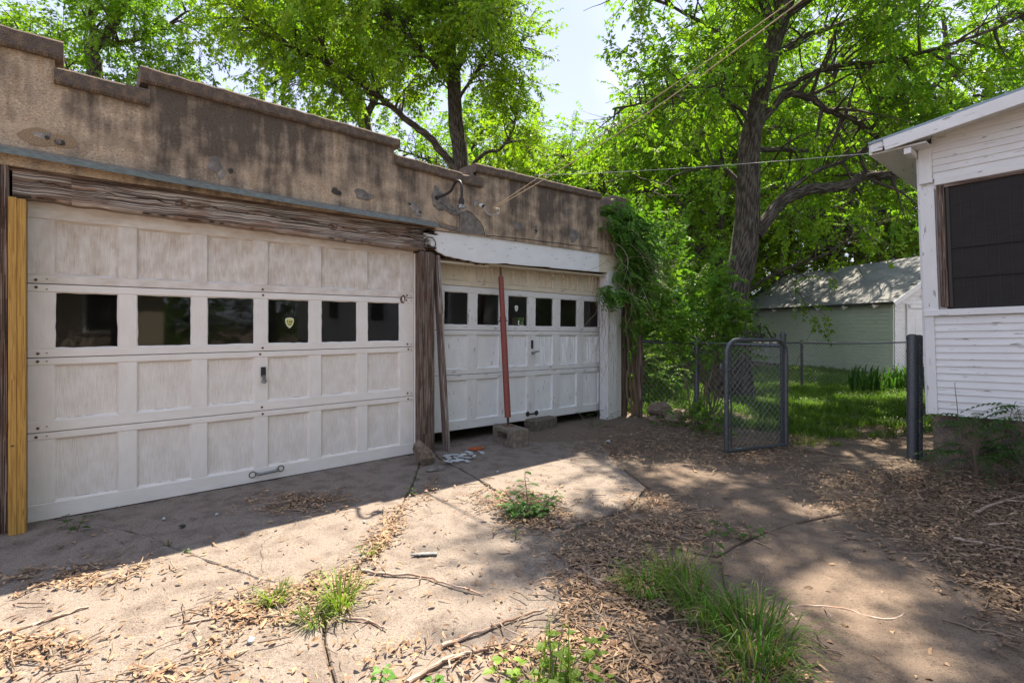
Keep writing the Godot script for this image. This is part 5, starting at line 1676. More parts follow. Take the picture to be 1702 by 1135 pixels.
const HOLES := [Vector3(0.70, 0.24, -4.13), Vector3(0.70, 0.20, -3.86), Vector3(0.85, 0.20, -3.69), Vector3(0.56, 0.24, -4.62), Vector3(1.63, 0.22, -4.09), Vector3(1.56, 0.20, -4.50), Vector3(1.92, 0.16, -3.48), Vector3(1.51, 0.18, -2.71), Vector3(0.42, 0.19, -2.40), Vector3(0.88, 0.14, -2.70), Vector3(1.58, 0.20, -2.38), Vector3(1.49, 0.13, -2.18), Vector3(1.96, 0.15, -2.52), Vector3(2.25, 0.17, -3.46), Vector3(3.35, 0.27, -4.94), Vector3(2.05, 0.22, -4.18), Vector3(1.54, 0.17, -1.91), Vector3(0.05, 0.22, -1.91), Vector3(-0.22, 0.32, -2.05), Vector3(-0.08, 0.18, -2.27), Vector3(-0.49, 0.22, -2.81), Vector3(0.04, 0.24, -4.12), Vector3(-0.28, 0.22, -3.94), Vector3(1.38, 0.22, -4.76), Vector3(4.13, 0.27, -5.64), Vector3(0.26, 0.15, -2.05), Vector3(0.08, 0.12, -2.40), Vector3(-0.31, 0.17, -3.34), Vector3(2.17, 0.13, -2.23), Vector3(2.26, 0.20, -4.87), Vector3(0.95, 0.17, -1.7), Vector3(2.6, 0.2, -1.6)]

# whether a leaf at p stands where sun gets through to the yard: crowns have holes, so pools of sun lie on roof, lawn and drive
func clearing(p: Vector3) -> bool:
	var s := Vector3(-0.182, -1.0, 0.576)
	if sunny(p): return rng.randf() < 0.94
	var r := p + s * (p.y - 2.4)
	if r.x > 7.4 and r.x < 11.0 and r.z > -18.5 and r.z < -11.5 and p.z < -12.0:
		return pools.get_noise_2d(r.x * 1.3, r.z * 1.3) > -0.22 and rng.randf() < 0.97
	var g := p + s * p.y
	if g.z < -5.4: return pools.get_noise_2d(g.x * 0.8 + 40.0, g.z * 0.8) > -0.03 and rng.randf() < 0.97
	# holes in the crowns through which the sun falls on the drive: middle and half-width of each pool
	for q in HOLES:
		var e := Vector2((g.x - q.x) / 1.25, g.z - q.z)
		if e.length() < q.y * (1.2 + 0.7 * pools.get_noise_2d(g.x * 5.0, g.z * 5.0)): return rng.randf() < 0.995
	return false

func sunny(p: Vector3) -> bool:
	# true where a leaf would keep the open, sunlit part of the drive in the shade
	var g := p + Vector3(-0.182, -1.0, 0.576) * p.y
	var w := (g + Vector3(0.649, 0, 0.761) * D).dot(Vector3(0.649, 0, 0.761))
	if w < 0.0 or g.x > 0.75: return false
	if g.z > -1.2: return g.x < 0.1
	if Vector2((g.x - 0.05) / 0.34, (g.z + 2.72) / 0.24).length() < 1.0 or Vector2((g.x + 0.52) / 0.22, (g.z + 3.35) / 0.30).length() < 1.0: return false
	return g.x < -0.10 + 0.10 * sin(g.z * 3.0)

func build_trees() -> void:
	pools.seed = 12
	pools.frequency = 0.9
	pools.fractal_octaves = 2
	SPRAYS = [spray(7, 0.36, 0.088, 0.032, 1), spray(8, 0.40, 0.082, 0.031, 2), spray(7, 0.33, 0.092, 0.034, 3)]
	var gap := func(p: Vector3) -> bool:
		# the strip of open sky between the two near trees
		if clearing(p): return false
		# the trunk and the big limb stand clear of their own leaves on this side
		if p.y < 7.6 and p.z > -9.3:
			var tx := 3.86 + 0.10 * p.y if p.y < 4.3 else 4.29 + (p.y - 4.3) * 0.24
			if absf(p.x - tx) < 0.6: return rng.randf() < 0.03
			if p.y > 2.7 and p.y < 4.25 and p.x > 4.2 and p.x < 7.6: return rng.randf() < 0.22
		return p.z > -1.0 or (p.x > 1.15 or p.y < 5.2 and p.x > 0.9) and (p.x > (0.215 + 0.03 * sin(p.y * 4.0)) * -p.z or p.y < 1.24 + 0.40 * -p.z)
	var B := Vector3(3.79, 0.0, -9.0)
	var limbs := [
		[[Vector3(3.79, -0.05, -9.00), Vector3(3.81, 0.83, -9.00), Vector3(3.88, 1.77, -9.00), Vector3(4.06, 2.61, -9.00), Vector3(4.10, 3.45, -9.00), Vector3(4.13, 4.29, -9.00), Vector3(4.28, 5.02, -9.00), Vector3(4.53, 6.06, -9.00), Vector3(4.80, 6.90, -9.00), Vector3(5.07, 7.84, -9.00), Vector3(5.3, 9.6, -8.8), Vector3(5.4, 12.0, -8.6), Vector3(5.3, 13.6, -8.5)], 0.30, 0.05, 0.42, 32, 1.9, 0.2],
		[[Vector3(4.24, 2.80, -9.00), Vector3(4.70, 3.38, -9.00), Vector3(5.01, 3.57, -9.00), Vector3(5.43, 3.63, -9.00), Vector3(5.85, 3.68, -9.00), Vector3(6.16, 3.85, -9.00), Vector3(6.41, 3.81, -8.90), Vector3(6.64, 3.83, -8.80), Vector3(7.29, 4.03, -8.60), Vector3(8.6, 4.8, -8.3)], 0.12, 0.055, 0.45, 24, 1.5, 0.25],
		[[Vector3(4.66, 3.40, -9.00), Vector3(5.17, 3.87, -9.00), Vector3(5.75, 4.10, -9.00), Vector3(6.13, 4.27, -8.80), Vector3(6.49, 4.40, -8.60), Vector3(7.4, 4.9, -8.2)], 0.045, 0.02, 0.3, 15, 1.2, 0.2],
		[[Vector3(4.28, 4.72, -8.95), Vector3(4.47, 4.96, -8.90), Vector3(4.72, 5.21, -8.90), Vector3(5.12, 5.16, -8.90), Vector3(5.45, 4.93, -8.90), Vector3(5.87, 4.79, -8.90), Vector3(6.27, 4.48, -8.90), Vector3(6.72, 4.13, -8.90), Vector3(7.3, 4.0, -8.7)], 0.07, 0.035, 0.3, 20, 1.3, 0.2],
		[[Vector3(4.70, 5.23, -9.00), Vector3(5.12, 5.59, -9.00), Vector3(5.55, 5.60, -8.70), Vector3(6.34, 5.60, -8.40), Vector3(7.15, 5.71, -8.00), Vector3(8.4, 6.2, -7.4)], 0.055, 0.02, 0.25, 28, 1.5, 0.1],
		[[Vector3(4.05, 3.62, -9.00), Vector3(3.70, 3.95, -9.00), Vector3(3.50, 4.00, -9.00), Vector3(3.13, 3.95, -9.00), Vector3(2.71, 3.76, -9.00), Vector3(2.40, 3.45, -9.00)], 0.045, 0.012, 0.35, 11, 1.0, 0.1],
		[[Vector3(4.25, 5.0, -9.00), Vector3(4.02, 5.35, -9.00), Vector3(3.65, 5.46, -9.00), Vector3(3.13, 5.28, -9.00), Vector3(2.40, 5.12, -9.00), Vector3(1.75, 5.00, -9.00)], 0.05, 0.014, 0.25, 23, 1.2, 0.1],
		[[Vector3(4.2, 4.75, -9.0), Vector3(3.6, 5.0, -8.6), Vector3(2.9, 5.0, -8.2), Vector3(2.3, 4.8, -7.9)], 0.04, 0.012, 0.2, 15, 1.1, 0.0],
		[[Vector3(4.35, 5.3, -9.0), Vector3(3.7, 6.3, -9.1), Vector3(2.9, 6.9, -9.2), Vector3(2.0, 7.2, -9.2)], 0.05, 0.014, 0.15, 21, 1.3, 0.05],
		[[Vector3(4.5, 5.9, -9.0), Vector3(5.6, 6.6, -9.4), Vector3(6.8, 7.0, -9.8), Vector3(8.2, 7.3, -10.0)], 0.06, 0.018, 0.15, 26, 1.5, 0.0],
		[[Vector3(4.2, 4.3, -9.0), Vector3(5.4, 4.6, -9.9), Vector3(6.8, 4.9, -10.8), Vector3(8.4, 5.2, -11.3)], 0.06, 0.018, 0.2, 24, 1.4, 0.0],
		# limbs higher up and towards us
		[[Vector3(4.6, 6.3, -9.0), Vector3(3.9, 7.3, -8.7), Vector3(3.0, 8.0, -8.3), Vector3(2.2, 8.3, -7.8), Vector3(1.6, 8.4, -7.4)], 0.09, 0.02, 0.25, 30, 1.5, 0.15],
		[[Vector3(4.85, 7.1, -9.0), Vector3(5.0, 7.9, -8.2), Vector3(4.8, 8.6, -7.2), Vector3(4.4, 9.0, -6.2), Vector3(4.0, 9.1, -5.3)], 0.09, 0.02, 0.25, 32, 1.6, 0.1],
		[[Vector3(5.0, 7.5, -9.0), Vector3(5.9, 8.3, -8.4), Vector3(6.9, 8.9, -7.6), Vector3(7.8, 9.2, -6.8)], 0.09, 0.02, 0.2, 28, 1.6, 0.1],
		[[Vector3(5.1, 8.3, -8.95), Vector3(4.3, 9.8, -9.0), Vector3(3.4, 11.0, -8.9), Vector3(2.6, 11.8, -8.7)], 0.08, 0.02, 0.2, 30, 1.6, 0.2],
		[[Vector3(5.2, 8.8, -8.9), Vector3(6.2, 10.2, -9.2), Vector3(7.2, 11.2, -9.6)], 0.08, 0.02, 0.2, 23, 1.7, 0.2],
		[[Vector3(4.9, 7.2, -9.0), Vector3(5.4, 8.0, -10.0), Vector3(5.6, 8.8, -11.2)], 0.08, 0.02, 0.2, 20, 1.7, 0.2],
		[[Vector3(4.7, 6.6, -9.0), Vector3(5.6, 7.0, -8.2), Vector3(6.3, 7.2, -7.0), Vector3(6.8, 7.3, -5.8), Vector3(7.0, 7.2, -4.8)], 0.07, 0.02, 0.25, 32, 1.5, 0.05],
		[[Vector3(4.6, 6.2, -9.0), Vector3(4.2, 6.9, -8.0), Vector3(3.6, 7.3, -7.0), Vector3(3.1, 7.5, -6.2)], 0.06, 0.015, 0.3, 24, 1.4, 0.1],
	]
	tree("big maple with a thick leaning trunk behind the open gate", B, limbs, 1.0, LEAF[1], gap, 20)
	# the tree right behind the garage
	var keep2 := func(p: Vector3) -> bool: return p.x < 0.95 - maxf(0.0, p.y - 9.5) * 0.05 and p.z < -9.4
	tree("tall multi-stemmed tree rising behind the middle of the parapet", Vector3(-1.2, 0, -13.0), [
		[[Vector3(-1.2, -0.05, -13.0), Vector3(-1.24, 2.5, -13.0), Vector3(-1.28, 5.19, -13.00), Vector3(-1.42, 6.39, -13.00), Vector3(-1.45, 7.45, -13.00), Vector3(-1.50, 7.95, -13.00)], 0.24, 0.15, 0.7, 10, 1.4],
		[[Vector3(-1.50, 7.83, -13.00), Vector3(-2.01, 8.51, -13.00), Vector3(-2.21, 9.12, -13.00), Vector3(-2.43, 10.32, -13.00), Vector3(-2.74, 11.69, -13.00), Vector3(-3.0, 13.0, -13.0)], 0.11, 0.03, 0.1, 34, 1.8],
		[[Vector3(-1.50, 7.85, -13.00), Vector3(-1.50, 8.81, -13.00), Vector3(-1.48, 10.32, -13.00), Vector3(-1.38, 11.84, -13.00), Vector3(-1.3, 13.3, -12.8)], 0.10, 0.03, 0.1, 32, 1.7],
		[[Vector3(-1.45, 7.7, -13.00), Vector3(-0.92, 8.66, -13.00), Vector3(-0.54, 9.42, -13.00), Vector3(-0.17, 10.63, -13.00), Vector3(0.10, 11.9, -13.00)], 0.085, 0.025, 0.1, 32, 1.6],
		[[Vector3(-1.30, 5.0, -13.00), Vector3(-1.98, 5.87, -13.00), Vector3(-2.43, 6.24, -13.00), Vector3(-3.19, 6.85, -13.00), Vector3(-3.79, 7.30, -13.00), Vector3(-4.70, 7.83, -13.00), Vector3(-5.49, 8.03, -12.40), Vector3(-5.87, 8.16, -12.00), Vector3(-6.16, 8.74, -11.50)], 0.11, 0.03, 0.3, 44, 1.6, 0.15],
		[[Vector3(-1.19, 4.9, -13.00), Vector3(-0.77, 5.53, -13.00), Vector3(-0.32, 5.67, -13.00), Vector3(-0.02, 6.09, -13.00), Vector3(0.11, 6.55, -13.00), Vector3(0.3, 7.3, -12.8)], 0.06, 0.015, 0.35, 18, 1.2],
		[[Vector3(-1.42, 6.8, -13.0), Vector3(-0.9, 7.2, -12.3), Vector3(-0.4, 7.6, -11.6), Vector3(0.0, 7.9, -11.0)], 0.05, 0.015, 0.2, 24, 1.4],
		[[Vector3(-1.45, 7.2, -13.0), Vector3(-2.2, 7.8, -12.2), Vector3(-3.0, 8.3, -11.4), Vector3(-3.9, 8.8, -10.8)], 0.06, 0.015, 0.2, 34, 1.5],
		[[Vector3(-4.3, 7.6, -13.0), Vector3(-4.9, 8.6, -12.6), Vector3(-5.3, 9.8, -12.3), Vector3(-5.6, 11.2, -12.0)], 0.05, 0.015, 0.1, 34, 1.5],
	], 1.12, LEAF[2], keep2, 14)
	var K := anywhere
	tree("dark leaning tree behind the long parapet, left of the tall one", Vector3(-4.4, 0, -17.0), [
		[[Vector3(-4.4, 0, -17.0), Vector3(-4.5, 3.5, -17.0), Vector3(-4.86, 7.98, -17.00), Vector3(-5.55, 8.97, -17.00), Vector3(-6.05, 9.76, -17.00), Vector3(-6.54, 11.14, -17.00), Vector3(-6.9, 13.5, -17.0)], 0.30, 0.08, 0.5, 40, 2.2],
		[[Vector3(-4.86, 7.9, -17.0), Vector3(-4.2, 9.4, -17.0), Vector3(-3.6, 11.2, -17.0)], 0.14, 0.04, 0.2, 26, 2.0],
		[[Vector3(-5.6, 9.0, -17.0), Vector3(-7.0, 9.6, -16.6), Vector3(-8.0, 10.8, -16.2)], 0.12, 0.03, 0.2, 26, 1.9]], 1.35, LEAF[0], K, 12)
	var keep3 := func(p: Vector3) -> bool:
		var u := p.x / -p.z
		return u < -0.53 or u > -0.40 or p.y < 1.24 + 0.40 * -p.z
	tree("light airy tree with a crooked forked trunk above the left coping", Vector3(-11.2, 0, -14.0), [
		[[Vector3(-11.2, 0, -14.0), Vector3(-11.25, 4.0, -14.0), Vector3(-11.30, 8.01, -14.00), Vector3(-11.41, 8.66, -14.00), Vector3(-11.17, 8.91, -14.00), Vector3(-10.68, 9.56, -14.00), Vector3(-10.35, 10.54, -14.00), Vector3(-10.2, 12.5, -14.0)], 0.26, 0.05, 0.62, 16, 1.6],
		[[Vector3(-11.41, 8.66, -14.00), Vector3(-11.36, 9.15, -14.00), Vector3(-11.41, 9.72, -14.00), Vector3(-11.57, 10.70, -14.00), Vector3(-12.0, 12.2, -14.0)], 0.11, 0.03, 0.2, 18, 1.6],
		[[Vector3(-11.17, 8.91, -14.00), Vector3(-10.76, 8.86, -14.00), Vector3(-10.35, 8.94, -14.00), Vector3(-9.62, 9.23, -14.00), Vector3(-8.7, 9.6, -13.8)], 0.11, 0.025, 0.2, 18, 1.5],
		[[Vector3(-11.3, 7.4, -14.0), Vector3(-12.4, 8.0, -14.0), Vector3(-13.6, 9.2, -14.0)], 0.1, 0.03, 0.2, 18, 1.6],
		[[Vector3(-11.2, 6.9, -14.0), Vector3(-10.2, 7.3, -14.0), Vector3(-9.0, 7.9, -14.0)], 0.08, 0.02, 0.2, 18, 1.4]], 1.2, LEAF[1], keep3, 12)
	# trees further back
	var low := func(p: Vector3) -> bool:
		if clearing(p): return false
		var u := p.x / -p.z
		return not (u > 0.055 and u < 0.235 and p.y > 1.24 + (0.40 + 0.06 * sin(u * 60.0)) * -p.z) and (u < -0.53 or u > -0.40 or p.y < 1.24 + 0.40 * -p.z)
	var far := [
		[Vector3(0.6, 0, -18.5), 7.6, 0.20, 3.4, "low bright tree beyond the right end of the parapet", LEAF[2], 1.5],
		[Vector3(3.6, 0, -18.0), 8.0, 0.16, 3.2, "slim bright tree in the gap left of the big maple", LEAF[0], 1.5],
		[Vector3(6.3, 0, -15.2), 10.5, 0.15, 3.2, "thin straight tree just left of the maple trunk, far back", LEAF[1], 1.35],
		[Vector3(9.3, 0, -21.0), 13.0, 0.30, 4.8, "tall shaded tree directly behind the maple's big limb", LEAF[2], 1.7],
		[Vector3(12.1, 0, -19.2), 12.5, 0.36, 4.6, "thick dark-trunked tree above the back garage roof", LEAF[0], 1.6],
		[Vector3(16.5, 0, -19.5), 13.0, 0.30, 5.0, "broad tree behind the eave of the white house", LEAF[1], 1.6],
		[Vector3(20.5, 0, -17.0), 13.5, 0.30, 5.0, "tree rising over the roof of the white house", LEAF[2], 1.7],
		[Vector3(6.0, 0, -27.0), 10.5, 0.28, 4.4, "hazy tree at the far end of the yard", LEAF[0], 1.9],
		[Vector3(14.5, 0, -28.0), 14.0, 0.32, 5.6, "distant tree behind the ridge of the back garage", LEAF[1], 2.0],
		[Vector3(-9.3, 0, -20.5), 11.2, 0.26, 3.8, "pale distant tree behind the left half of the long coping", LEAF[2], 1.7],
		[Vector3(-16.8, 0, -15.5), 12.0, 0.24, 4.2, "bright tree at the far left above the highest coping", LEAF[0], 1.5],
		[Vector3(-2.2, 0, -24.0), 11.0, 0.28, 4.6, "distant tree filling the gap behind the tall multi-stemmed tree", LEAF[1], 1.9],
		[Vector3(6.9, 0, -20.5), 11.0, 0.24, 4.0, "leafy tree just right of the maple trunk, far back", LEAF[2], 1.6],
		[Vector3(17.5, 0, -26.0), 12.0, 0.30, 5.0, "round tree glimpsed between eave and back garage", LEAF[0], 1.8],
		[Vector3(4.6, 0, -24.0), 10.0, 0.26, 4.2, "soft bright tree behind the slim tree", LEAF[1], 1.8],
		[Vector3(11.0, 0, -26.5), 12.0, 0.30, 5.0, "distant tree low behind the back garage's left half", LEAF[2], 1.9],
	]
	for q in far:
		tree(q[4], q[0], wild(q[0], q[1], q[2], q[3], 12, 22, q[3] * 0.42, 0.16), q[6], q[5], low, 10, "background trees")


# a shrub: stems fanning from the ground, leafy all through
func shrub(called: String, label: String, cat: String, at: Vector3, r: Vector3, stems: int, sprays: int, sc: float, tint: Color, low := 0.15) -> Node3D:
	var B := thing(called, label, cat, Transform3D(Basis(), at))
	var w := Geo.new()
	var xfs := []
	var f := FastNoiseLite.new()
	f.seed = int(at.x * 100.0) + 7
	f.frequency = 1.3
	for k in stems:
		var a := rf(0, TAU)
		var e := Vector3(cos(a) * r.x, r.y * rf(1.0, 1.9), sin(a) * r.z) * rf(0.5, 0.95)
		var pts := smooth([Vector3(rf(-0.1, 0.1) * r.x, 0, rf(-0.1, 0.1) * r.z), Vector3(e.x * 0.3, e.y * 0.5, e.z * 0.3) + rv() * 0.08, e], 4, 0.015)
		w.tube(pts, [0.012, 0.003], 5, false)
	part("stems", w, M.vine_wood, B)
	var tries := 0
	while xfs.size() < sprays and tries < sprays * 12:
		tries += 1
		var d := rv()
		var rad := pow(rf(0.05, 1.0), 0.45)
		var p := Vector3(d.x * r.x * rad, r.y * (1.0 + d.y * rad), d.z * r.z * rad)
		if p.y < low or f.get_noise_3dv((p + at) * 1.4) < -0.12: continue
		var sd := (Vector3(d.x, d.y * 0.5 + 0.15, d.z) + rv() * 0.8).normalized()
		xfs.append(Transform3D(Basis.looking_at(-sd, (Vector3.UP + rv() * 0.4).normalized()).scaled(Vector3.ONE * sc * rf(0.7, 1.2)), p))
	add_crown(B, xfs, tint)
	return B

func build_bushes() -> void:
	shrub("bush", "dense leafy bush growing over the fence left of the gate", "bush", Vector3(2.42, 0, -6.35), Vector3(0.60, 0.85, 0.45), 14, 430, 0.52, SHRUB, 0.8)
	shrub("sapling", "big-leaved pale sapling poking above the fence bush", "sapling", Vector3(2.35, 0, -6.7), Vector3(0.55, 1.15, 0.35), 7, 170, 0.85, SHRUB, 1.2)
	shrub("bush", "low weedy bush at the foot of the fence beside the gate", "bush", Vector3(2.25, 0, -5.85), Vector3(0.4, 0.2, 0.3), 7, 80, 0.42, SHRUB, 0.05)
	shrub("bush", "bright undergrowth behind the side fence near the rubble", "bush", Vector3(1.9, 0, -8.2), Vector3(0.9, 0.6, 0.6), 12, 200, 0.6, SHRUB, 0.3)
	shrub("bush", "sunlit hedge at the back of the yard seen between vine and bush", "bush", Vector3(3.6, 0, -13.2), Vector3(2.6, 1.0, 0.9), 18, 700, 0.9, SHRUB, 0.1)
	shrub("bush", "tall thicket rising behind the garage corner", "bush", Vector3(2.1, 0, -10.3), Vector3(1.5, 1.9, 0.9), 16, 1100, 0.85, SHRUB, 0.7)
	shrub("bush", "thicket left of the maple trunk in the yard", "bush", Vector3(3.0, 0, -11.6), Vector3(1.1, 1.6, 0.8), 14, 700, 0.85, SHRUB, 0.5)
	shrub("bush", "thicket far beyond the garage's right corner", "bush", Vector3(0.2, 0, -15.5), Vector3(2.6, 2.2, 1.2), 18, 900, 1.2, SHRUB, 0.3)
	shrub("bush", "tall hedge beyond the maple at the end of the yard", "bush", Vector3(6.6, 0, -18.5), Vector3(3.2, 1.9, 1.2), 18, 900, 1.2, SHRUB, 0.2)
	shrub("bush", "long wild hedge beyond the back garage, left half", "bush", Vector3(12.0, 0, -23.0), Vector3(4.5, 2.4, 1.4), 22, 1000, 1.6, SHRUB, 0.2)
	shrub("bush", "long wild hedge beyond the back garage, right half", "bush", Vector3(20.0, 0, -22.5), Vector3(4.5, 2.4, 1.4), 22, 1000, 1.6, SHRUB, 0.2)
	shrub("bush", "far hedge closing the gap behind the thickets", "bush", Vector3(2.0, 0, -21.5), Vector3(4.5, 2.6, 1.4), 22, 1300, 1.6, SHRUB, 0.2)
	# slender wand behind the gate
	sprig("sapling", "slender leafy wand standing behind the open gate", Vector3(3.1, 0, -6.0), 1.35, 14, 0.055, 0.026, Color(0.10, 0.19, 0.04), Vector3(0.28, 0, 0.1))
	# strap-leaved plants at the foot of the back garage
	for q in [[7.1, -9.55, "clump of broad strap leaves at the base of the yard fence"], [7.75, -9.7, "second strap-leaved clump nearer the white house corner"], [6.45, -9.4, "smallest strap-leaved clump, left end of the row"]]:
		var T := thing("strap_leaf_clump", q[2], "plant", Transform3D(Basis(), Vector3(q[0], 0.0, q[1])))
		var g := Geo.new()
		for k in 60:
			var a := rf(0, TAU)
			g.col = Color(0.06, 0.135, 0.03) * rf(0.8, 1.4)
			var d := Vector3(cos(a), 0, sin(a))
			var hh := rf(0.3, 0.6)
			blade(g, Vector3(rf(-0.25, 0.25), 0, rf(-0.2, 0.2)), d, hh, rf(0.03, 0.045), rf(0.15, 0.5))
		part("leaves", g, M.grass, T)
	# lawn
	var tuft := []
	for v in 2:
		var g := Geo.new()
		for k in 9:
			var a := rf(0, TAU)
			g.col = Color(1, 1, 1) * rf(0.75, 1.25)
			blade(g, Vector3(rf(-0.05, 0.05), 0, rf(-0.05, 0.05)), Vector3(cos(a), 0, sin(a)), rf(0.04, 0.11), rf(0.004, 0.007), rf(0.2, 0.9))
		tuft.append(g.mesh())
	var xfs := []; var tn := []
	var f := FastNoiseLite.new()
	f.seed = 4; f.frequency = 0.5
	while xfs.size() < 21000:
		var z := -5.6 - 9.5 * pow(rng.randf(), 1.35)
		var x := rf(0.8, 1.5 - z * 0.75)
		var dn := f.get_noise_2d(x * 2.0, z * 2.0)
		if x * 0.761 - z * 0.649 < 5.95 + 0.25 * dn: continue
		var edge := smoothstep(-6.0, -7.6, z)
		if rng.randf() > (0.35 + dn * 1.6) * 0.6 + edge * 0.5: continue
		var b := Basis(Vector3.UP, rf(0, TAU)).scaled(Vector3.ONE * rf(0.7, 1.5))
		xfs.append(Transform3D(b, Vector3(x, gh(x, z), z)))
		var c := Color(0.13, 0.235, 0.03) * rf(0.75, 1.3)
		tn.append(c.lerp(Color(0.2, 0.2, 0.05), 0.25 * maxf(0, dn)))
	var lw := scatter("lawn_grass", tuft[0], M.grass, xfs, tn)
	tag(lw, "patchy green lawn in the yard beyond the gate", "grass")

func blade(g: Geo, o: Vector3, d: Vector3, h: float, w: float, bend: float) -> void:
	var s := d.cross(Vector3.UP) * w * 0.5
	var p := [o, o + Vector3(0, h * 0.45, 0) + d * h * bend * 0.2, o + Vector3(0, h * 0.8, 0) + d * h * bend * 0.6, o + Vector3(0, h * (1.0 - 0.25 * bend), 0) + d * h * bend * 1.15]
	g.quad(p[0] - s, p[0] + s, p[1] + s, p[1] - s)
	g.quad(p[1] - s, p[1] + s, p[2] + s * 0.75, p[2] - s * 0.75)
	g.tri(p[2] - s * 0.75, p[2] + s * 0.75, p[3])

# an upright stem with paired leaves, each leaf a part
func sprig(called: String, label: String, at: Vector3, h: float, cnt: int, ll: float, lw: float, tint: Color, lean := Vector3.ZERO, parent: Node3D = null) -> Node3D:
	var T: Node3D = parent if parent else thing(called, label, "plant", Transform3D(Basis(), at))
	var off := Vector3.ZERO if not parent else at
	var pts := smooth([off, off + Vector3(0, h * 0.5, 0) + lean * h * 0.35, off + Vector3(0, h, 0) + lean * h], 4, 0.006)
	var g := Geo.new()
	g.tube(pts, [0.004, 0.002], 5, false)
	part("stem", g, M.dry_twig if tint.r > 0.3 else M.vine_wood, T)
	for k in cnt:
		var t := lerpf(0.18, 1.0, float(k) / maxi(1, cnt - 1))
		var fi := t * (pts.size() - 1)
		var i0 := mini(int(fi), pts.size() - 2)
		var o: Vector3 = pts[i0].lerp(pts[i0 + 1], fi - i0)
		var a := k * 2.5 + rf(-0.4, 0.4)
		var d := Vector3(cos(a), rf(-0.15, 0.35), sin(a)).normalized()
		var lg := Geo.new()
		lg.col = tint * rf(0.8, 1.25)
		var f := rf(0.7, 1.15) * (1.1 - 0.35 * t)
		lg.tube([o, o + d * ll * 0.3], [0.0012], 3, false)
		lg.leaf(o + d * ll * 0.28, d, Vector3.UP, ll * f, lw * f * 1.15, 0.2, rf(0.1, 0.7))
		part("leaf", lg, M.grass, T)
	return T


# ---------------------------------------------------------------- the vine on the garage corner
func build_vine() -> void:
	var V := thing("climbing_vine", "tangled vine with leafy top and bare tendrils on the garage's right corner", "vine")
	var base := GX * Vector3(5.86, 0, 0.10)
	for k in 7:
		var o := base + Vector3(rf(-0.14, 0.14), 0, rf(-0.14, 0.14))
		var pts := []
		for j in 7:
			var t := j / 6.0
			pts.append(o + Vector3(rf(-0.05, 0.05), t * rf(2.2, 2.6), rf(-0.05, 0.05)) + (GX.basis.x * -0.18 * t) )
		part("vine_stem", pipe(smooth(pts, 4, 0.008), [rf(0.012, 0.03), rf(0.008, 0.012)], 7), M.vine_wood, V)
	# leafy mass: over the corner block and drooping outwards
	var xfs := []
	var lobes := [[Vector3(5.50, 2.62, 0.10), Vector3(0.34, 0.30, 0.26), 230], [Vector3(5.80, 2.42, 0.12), Vector3(0.36, 0.34, 0.30), 260], [Vector3(6.05, 2.18, 0.05), Vector3(0.40, 0.34, 0.34), 220], [Vector3(5.58, 2.12, 0.15), Vector3(0.22, 0.34, 0.14), 100], [Vector3(5.9, 1.75, 0.12), Vector3(0.24, 0.4, 0.25), 75], [Vector3(5.38, 1.62, 0.20), Vector3(0.30, 0.10, 0.10), 42], [Vector3(5.15, 1.68, 0.22), Vector3(0.22, 0.05, 0.08), 18], [Vector3(5.95, 1.1, 0.1), Vector3(0.16, 0.5, 0.2), 25], [Vector3(5.70, 1.2, 0.14), Vector3(0.06, 0.4, 0.06), 16], [Vector3(6.35, 1.9, -0.1), Vector3(0.35, 0.45, 0.35), 130]]
	for q in lobes:
		for k in q[2]:
			var d := rv() * pow(rng.randf(), 0.4)
			var p: Vector3 = GX * (q[0] + d * q[1])
			var sd := (GX.basis * Vector3(rf(-1, 1), rf(-0.45, 0.3), rf(0.1, 1.0))).normalized()
			xfs.append(Transform3D(Basis.looking_at(-sd, (Vector3.UP + GX.basis.z * 0.3 + rv() * 0.4).normalized()).scaled(Vector3.ONE * rf(0.5, 0.85)), p))
	var pin := pinnate(5, 0.22, 0.085, 0.046)
	var tn := []
	for k in xfs.size():
		var f := rf(0.75, 1.25)
		tn.append(Color(0.13 * f, 0.27 * f, 0.045 * f))
	scatter("foliage", pin, M.leaf_shrub, xfs, tn, V)
	# bare hanging tendrils
	for k in 40:
		var o := GX * Vector3(rf(5.25, 6.2), rf(1.7, 2.5), rf(0.12, 0.3))
		var pts := [o]
		var q := o
		var d := (GX.basis * Vector3(rf(-0.7, 1.0), rf(-0.5, 0.4), rf(0.1, 0.8))).normalized()
		for j in 5:
			d = (d + rv() * 0.45 + Vector3(0, -0.28, 0)).normalized()
			q += d * rf(0.09, 0.2)
			pts.append(q)
		part("tendril", pipe(smooth(pts, 4), [rf(0.0018, 0.0042), 0.001], 5), M.dry_twig if k % 3 else M.vine_wood, V)
	for k in 12:
		var o := GX * Vector3(rf(5.0, 5.7), rf(1.2, 1.9), rf(0.10, 0.16))
		var pts := [o]
		var q := o
		for j in 5:
			q += GX.basis * Vector3(rf(-0.14, 0.12), -rf(0.08, 0.26), rf(-0.01, 0.012))
			pts.append(q)
		part("tendril", pipe(smooth(pts, 4), [0.0028, 0.001], 4), M.dry_twig, V)
	# dry sprawling twigs leaning out over the fence
	var W := thing("dead_twigs", "pale dead twigs sprawling from the vine towards the fence bush", "twigs")
	for k in 34:
		var o := GX * Vector3(rf(6.0, 6.7), rf(0.9, 2.1), rf(-0.2, 0.3))
		var pts := [o]
		var q := o
		var d := (Vector3(rf(0.2, 1.0), rf(-0.9, 0.35), rf(-0.2, 0.6))).normalized()
		for j in 4:
			d = (d + rv() * 0.25 + Vector3(0, -0.1, 0)).normalized()
			q += d * rf(0.1, 0.24)
			pts.append(q)
		part("twig", pipe(smooth(pts, 3), [rf(0.003, 0.006), 0.0015], 5), M.dry_twig, W)

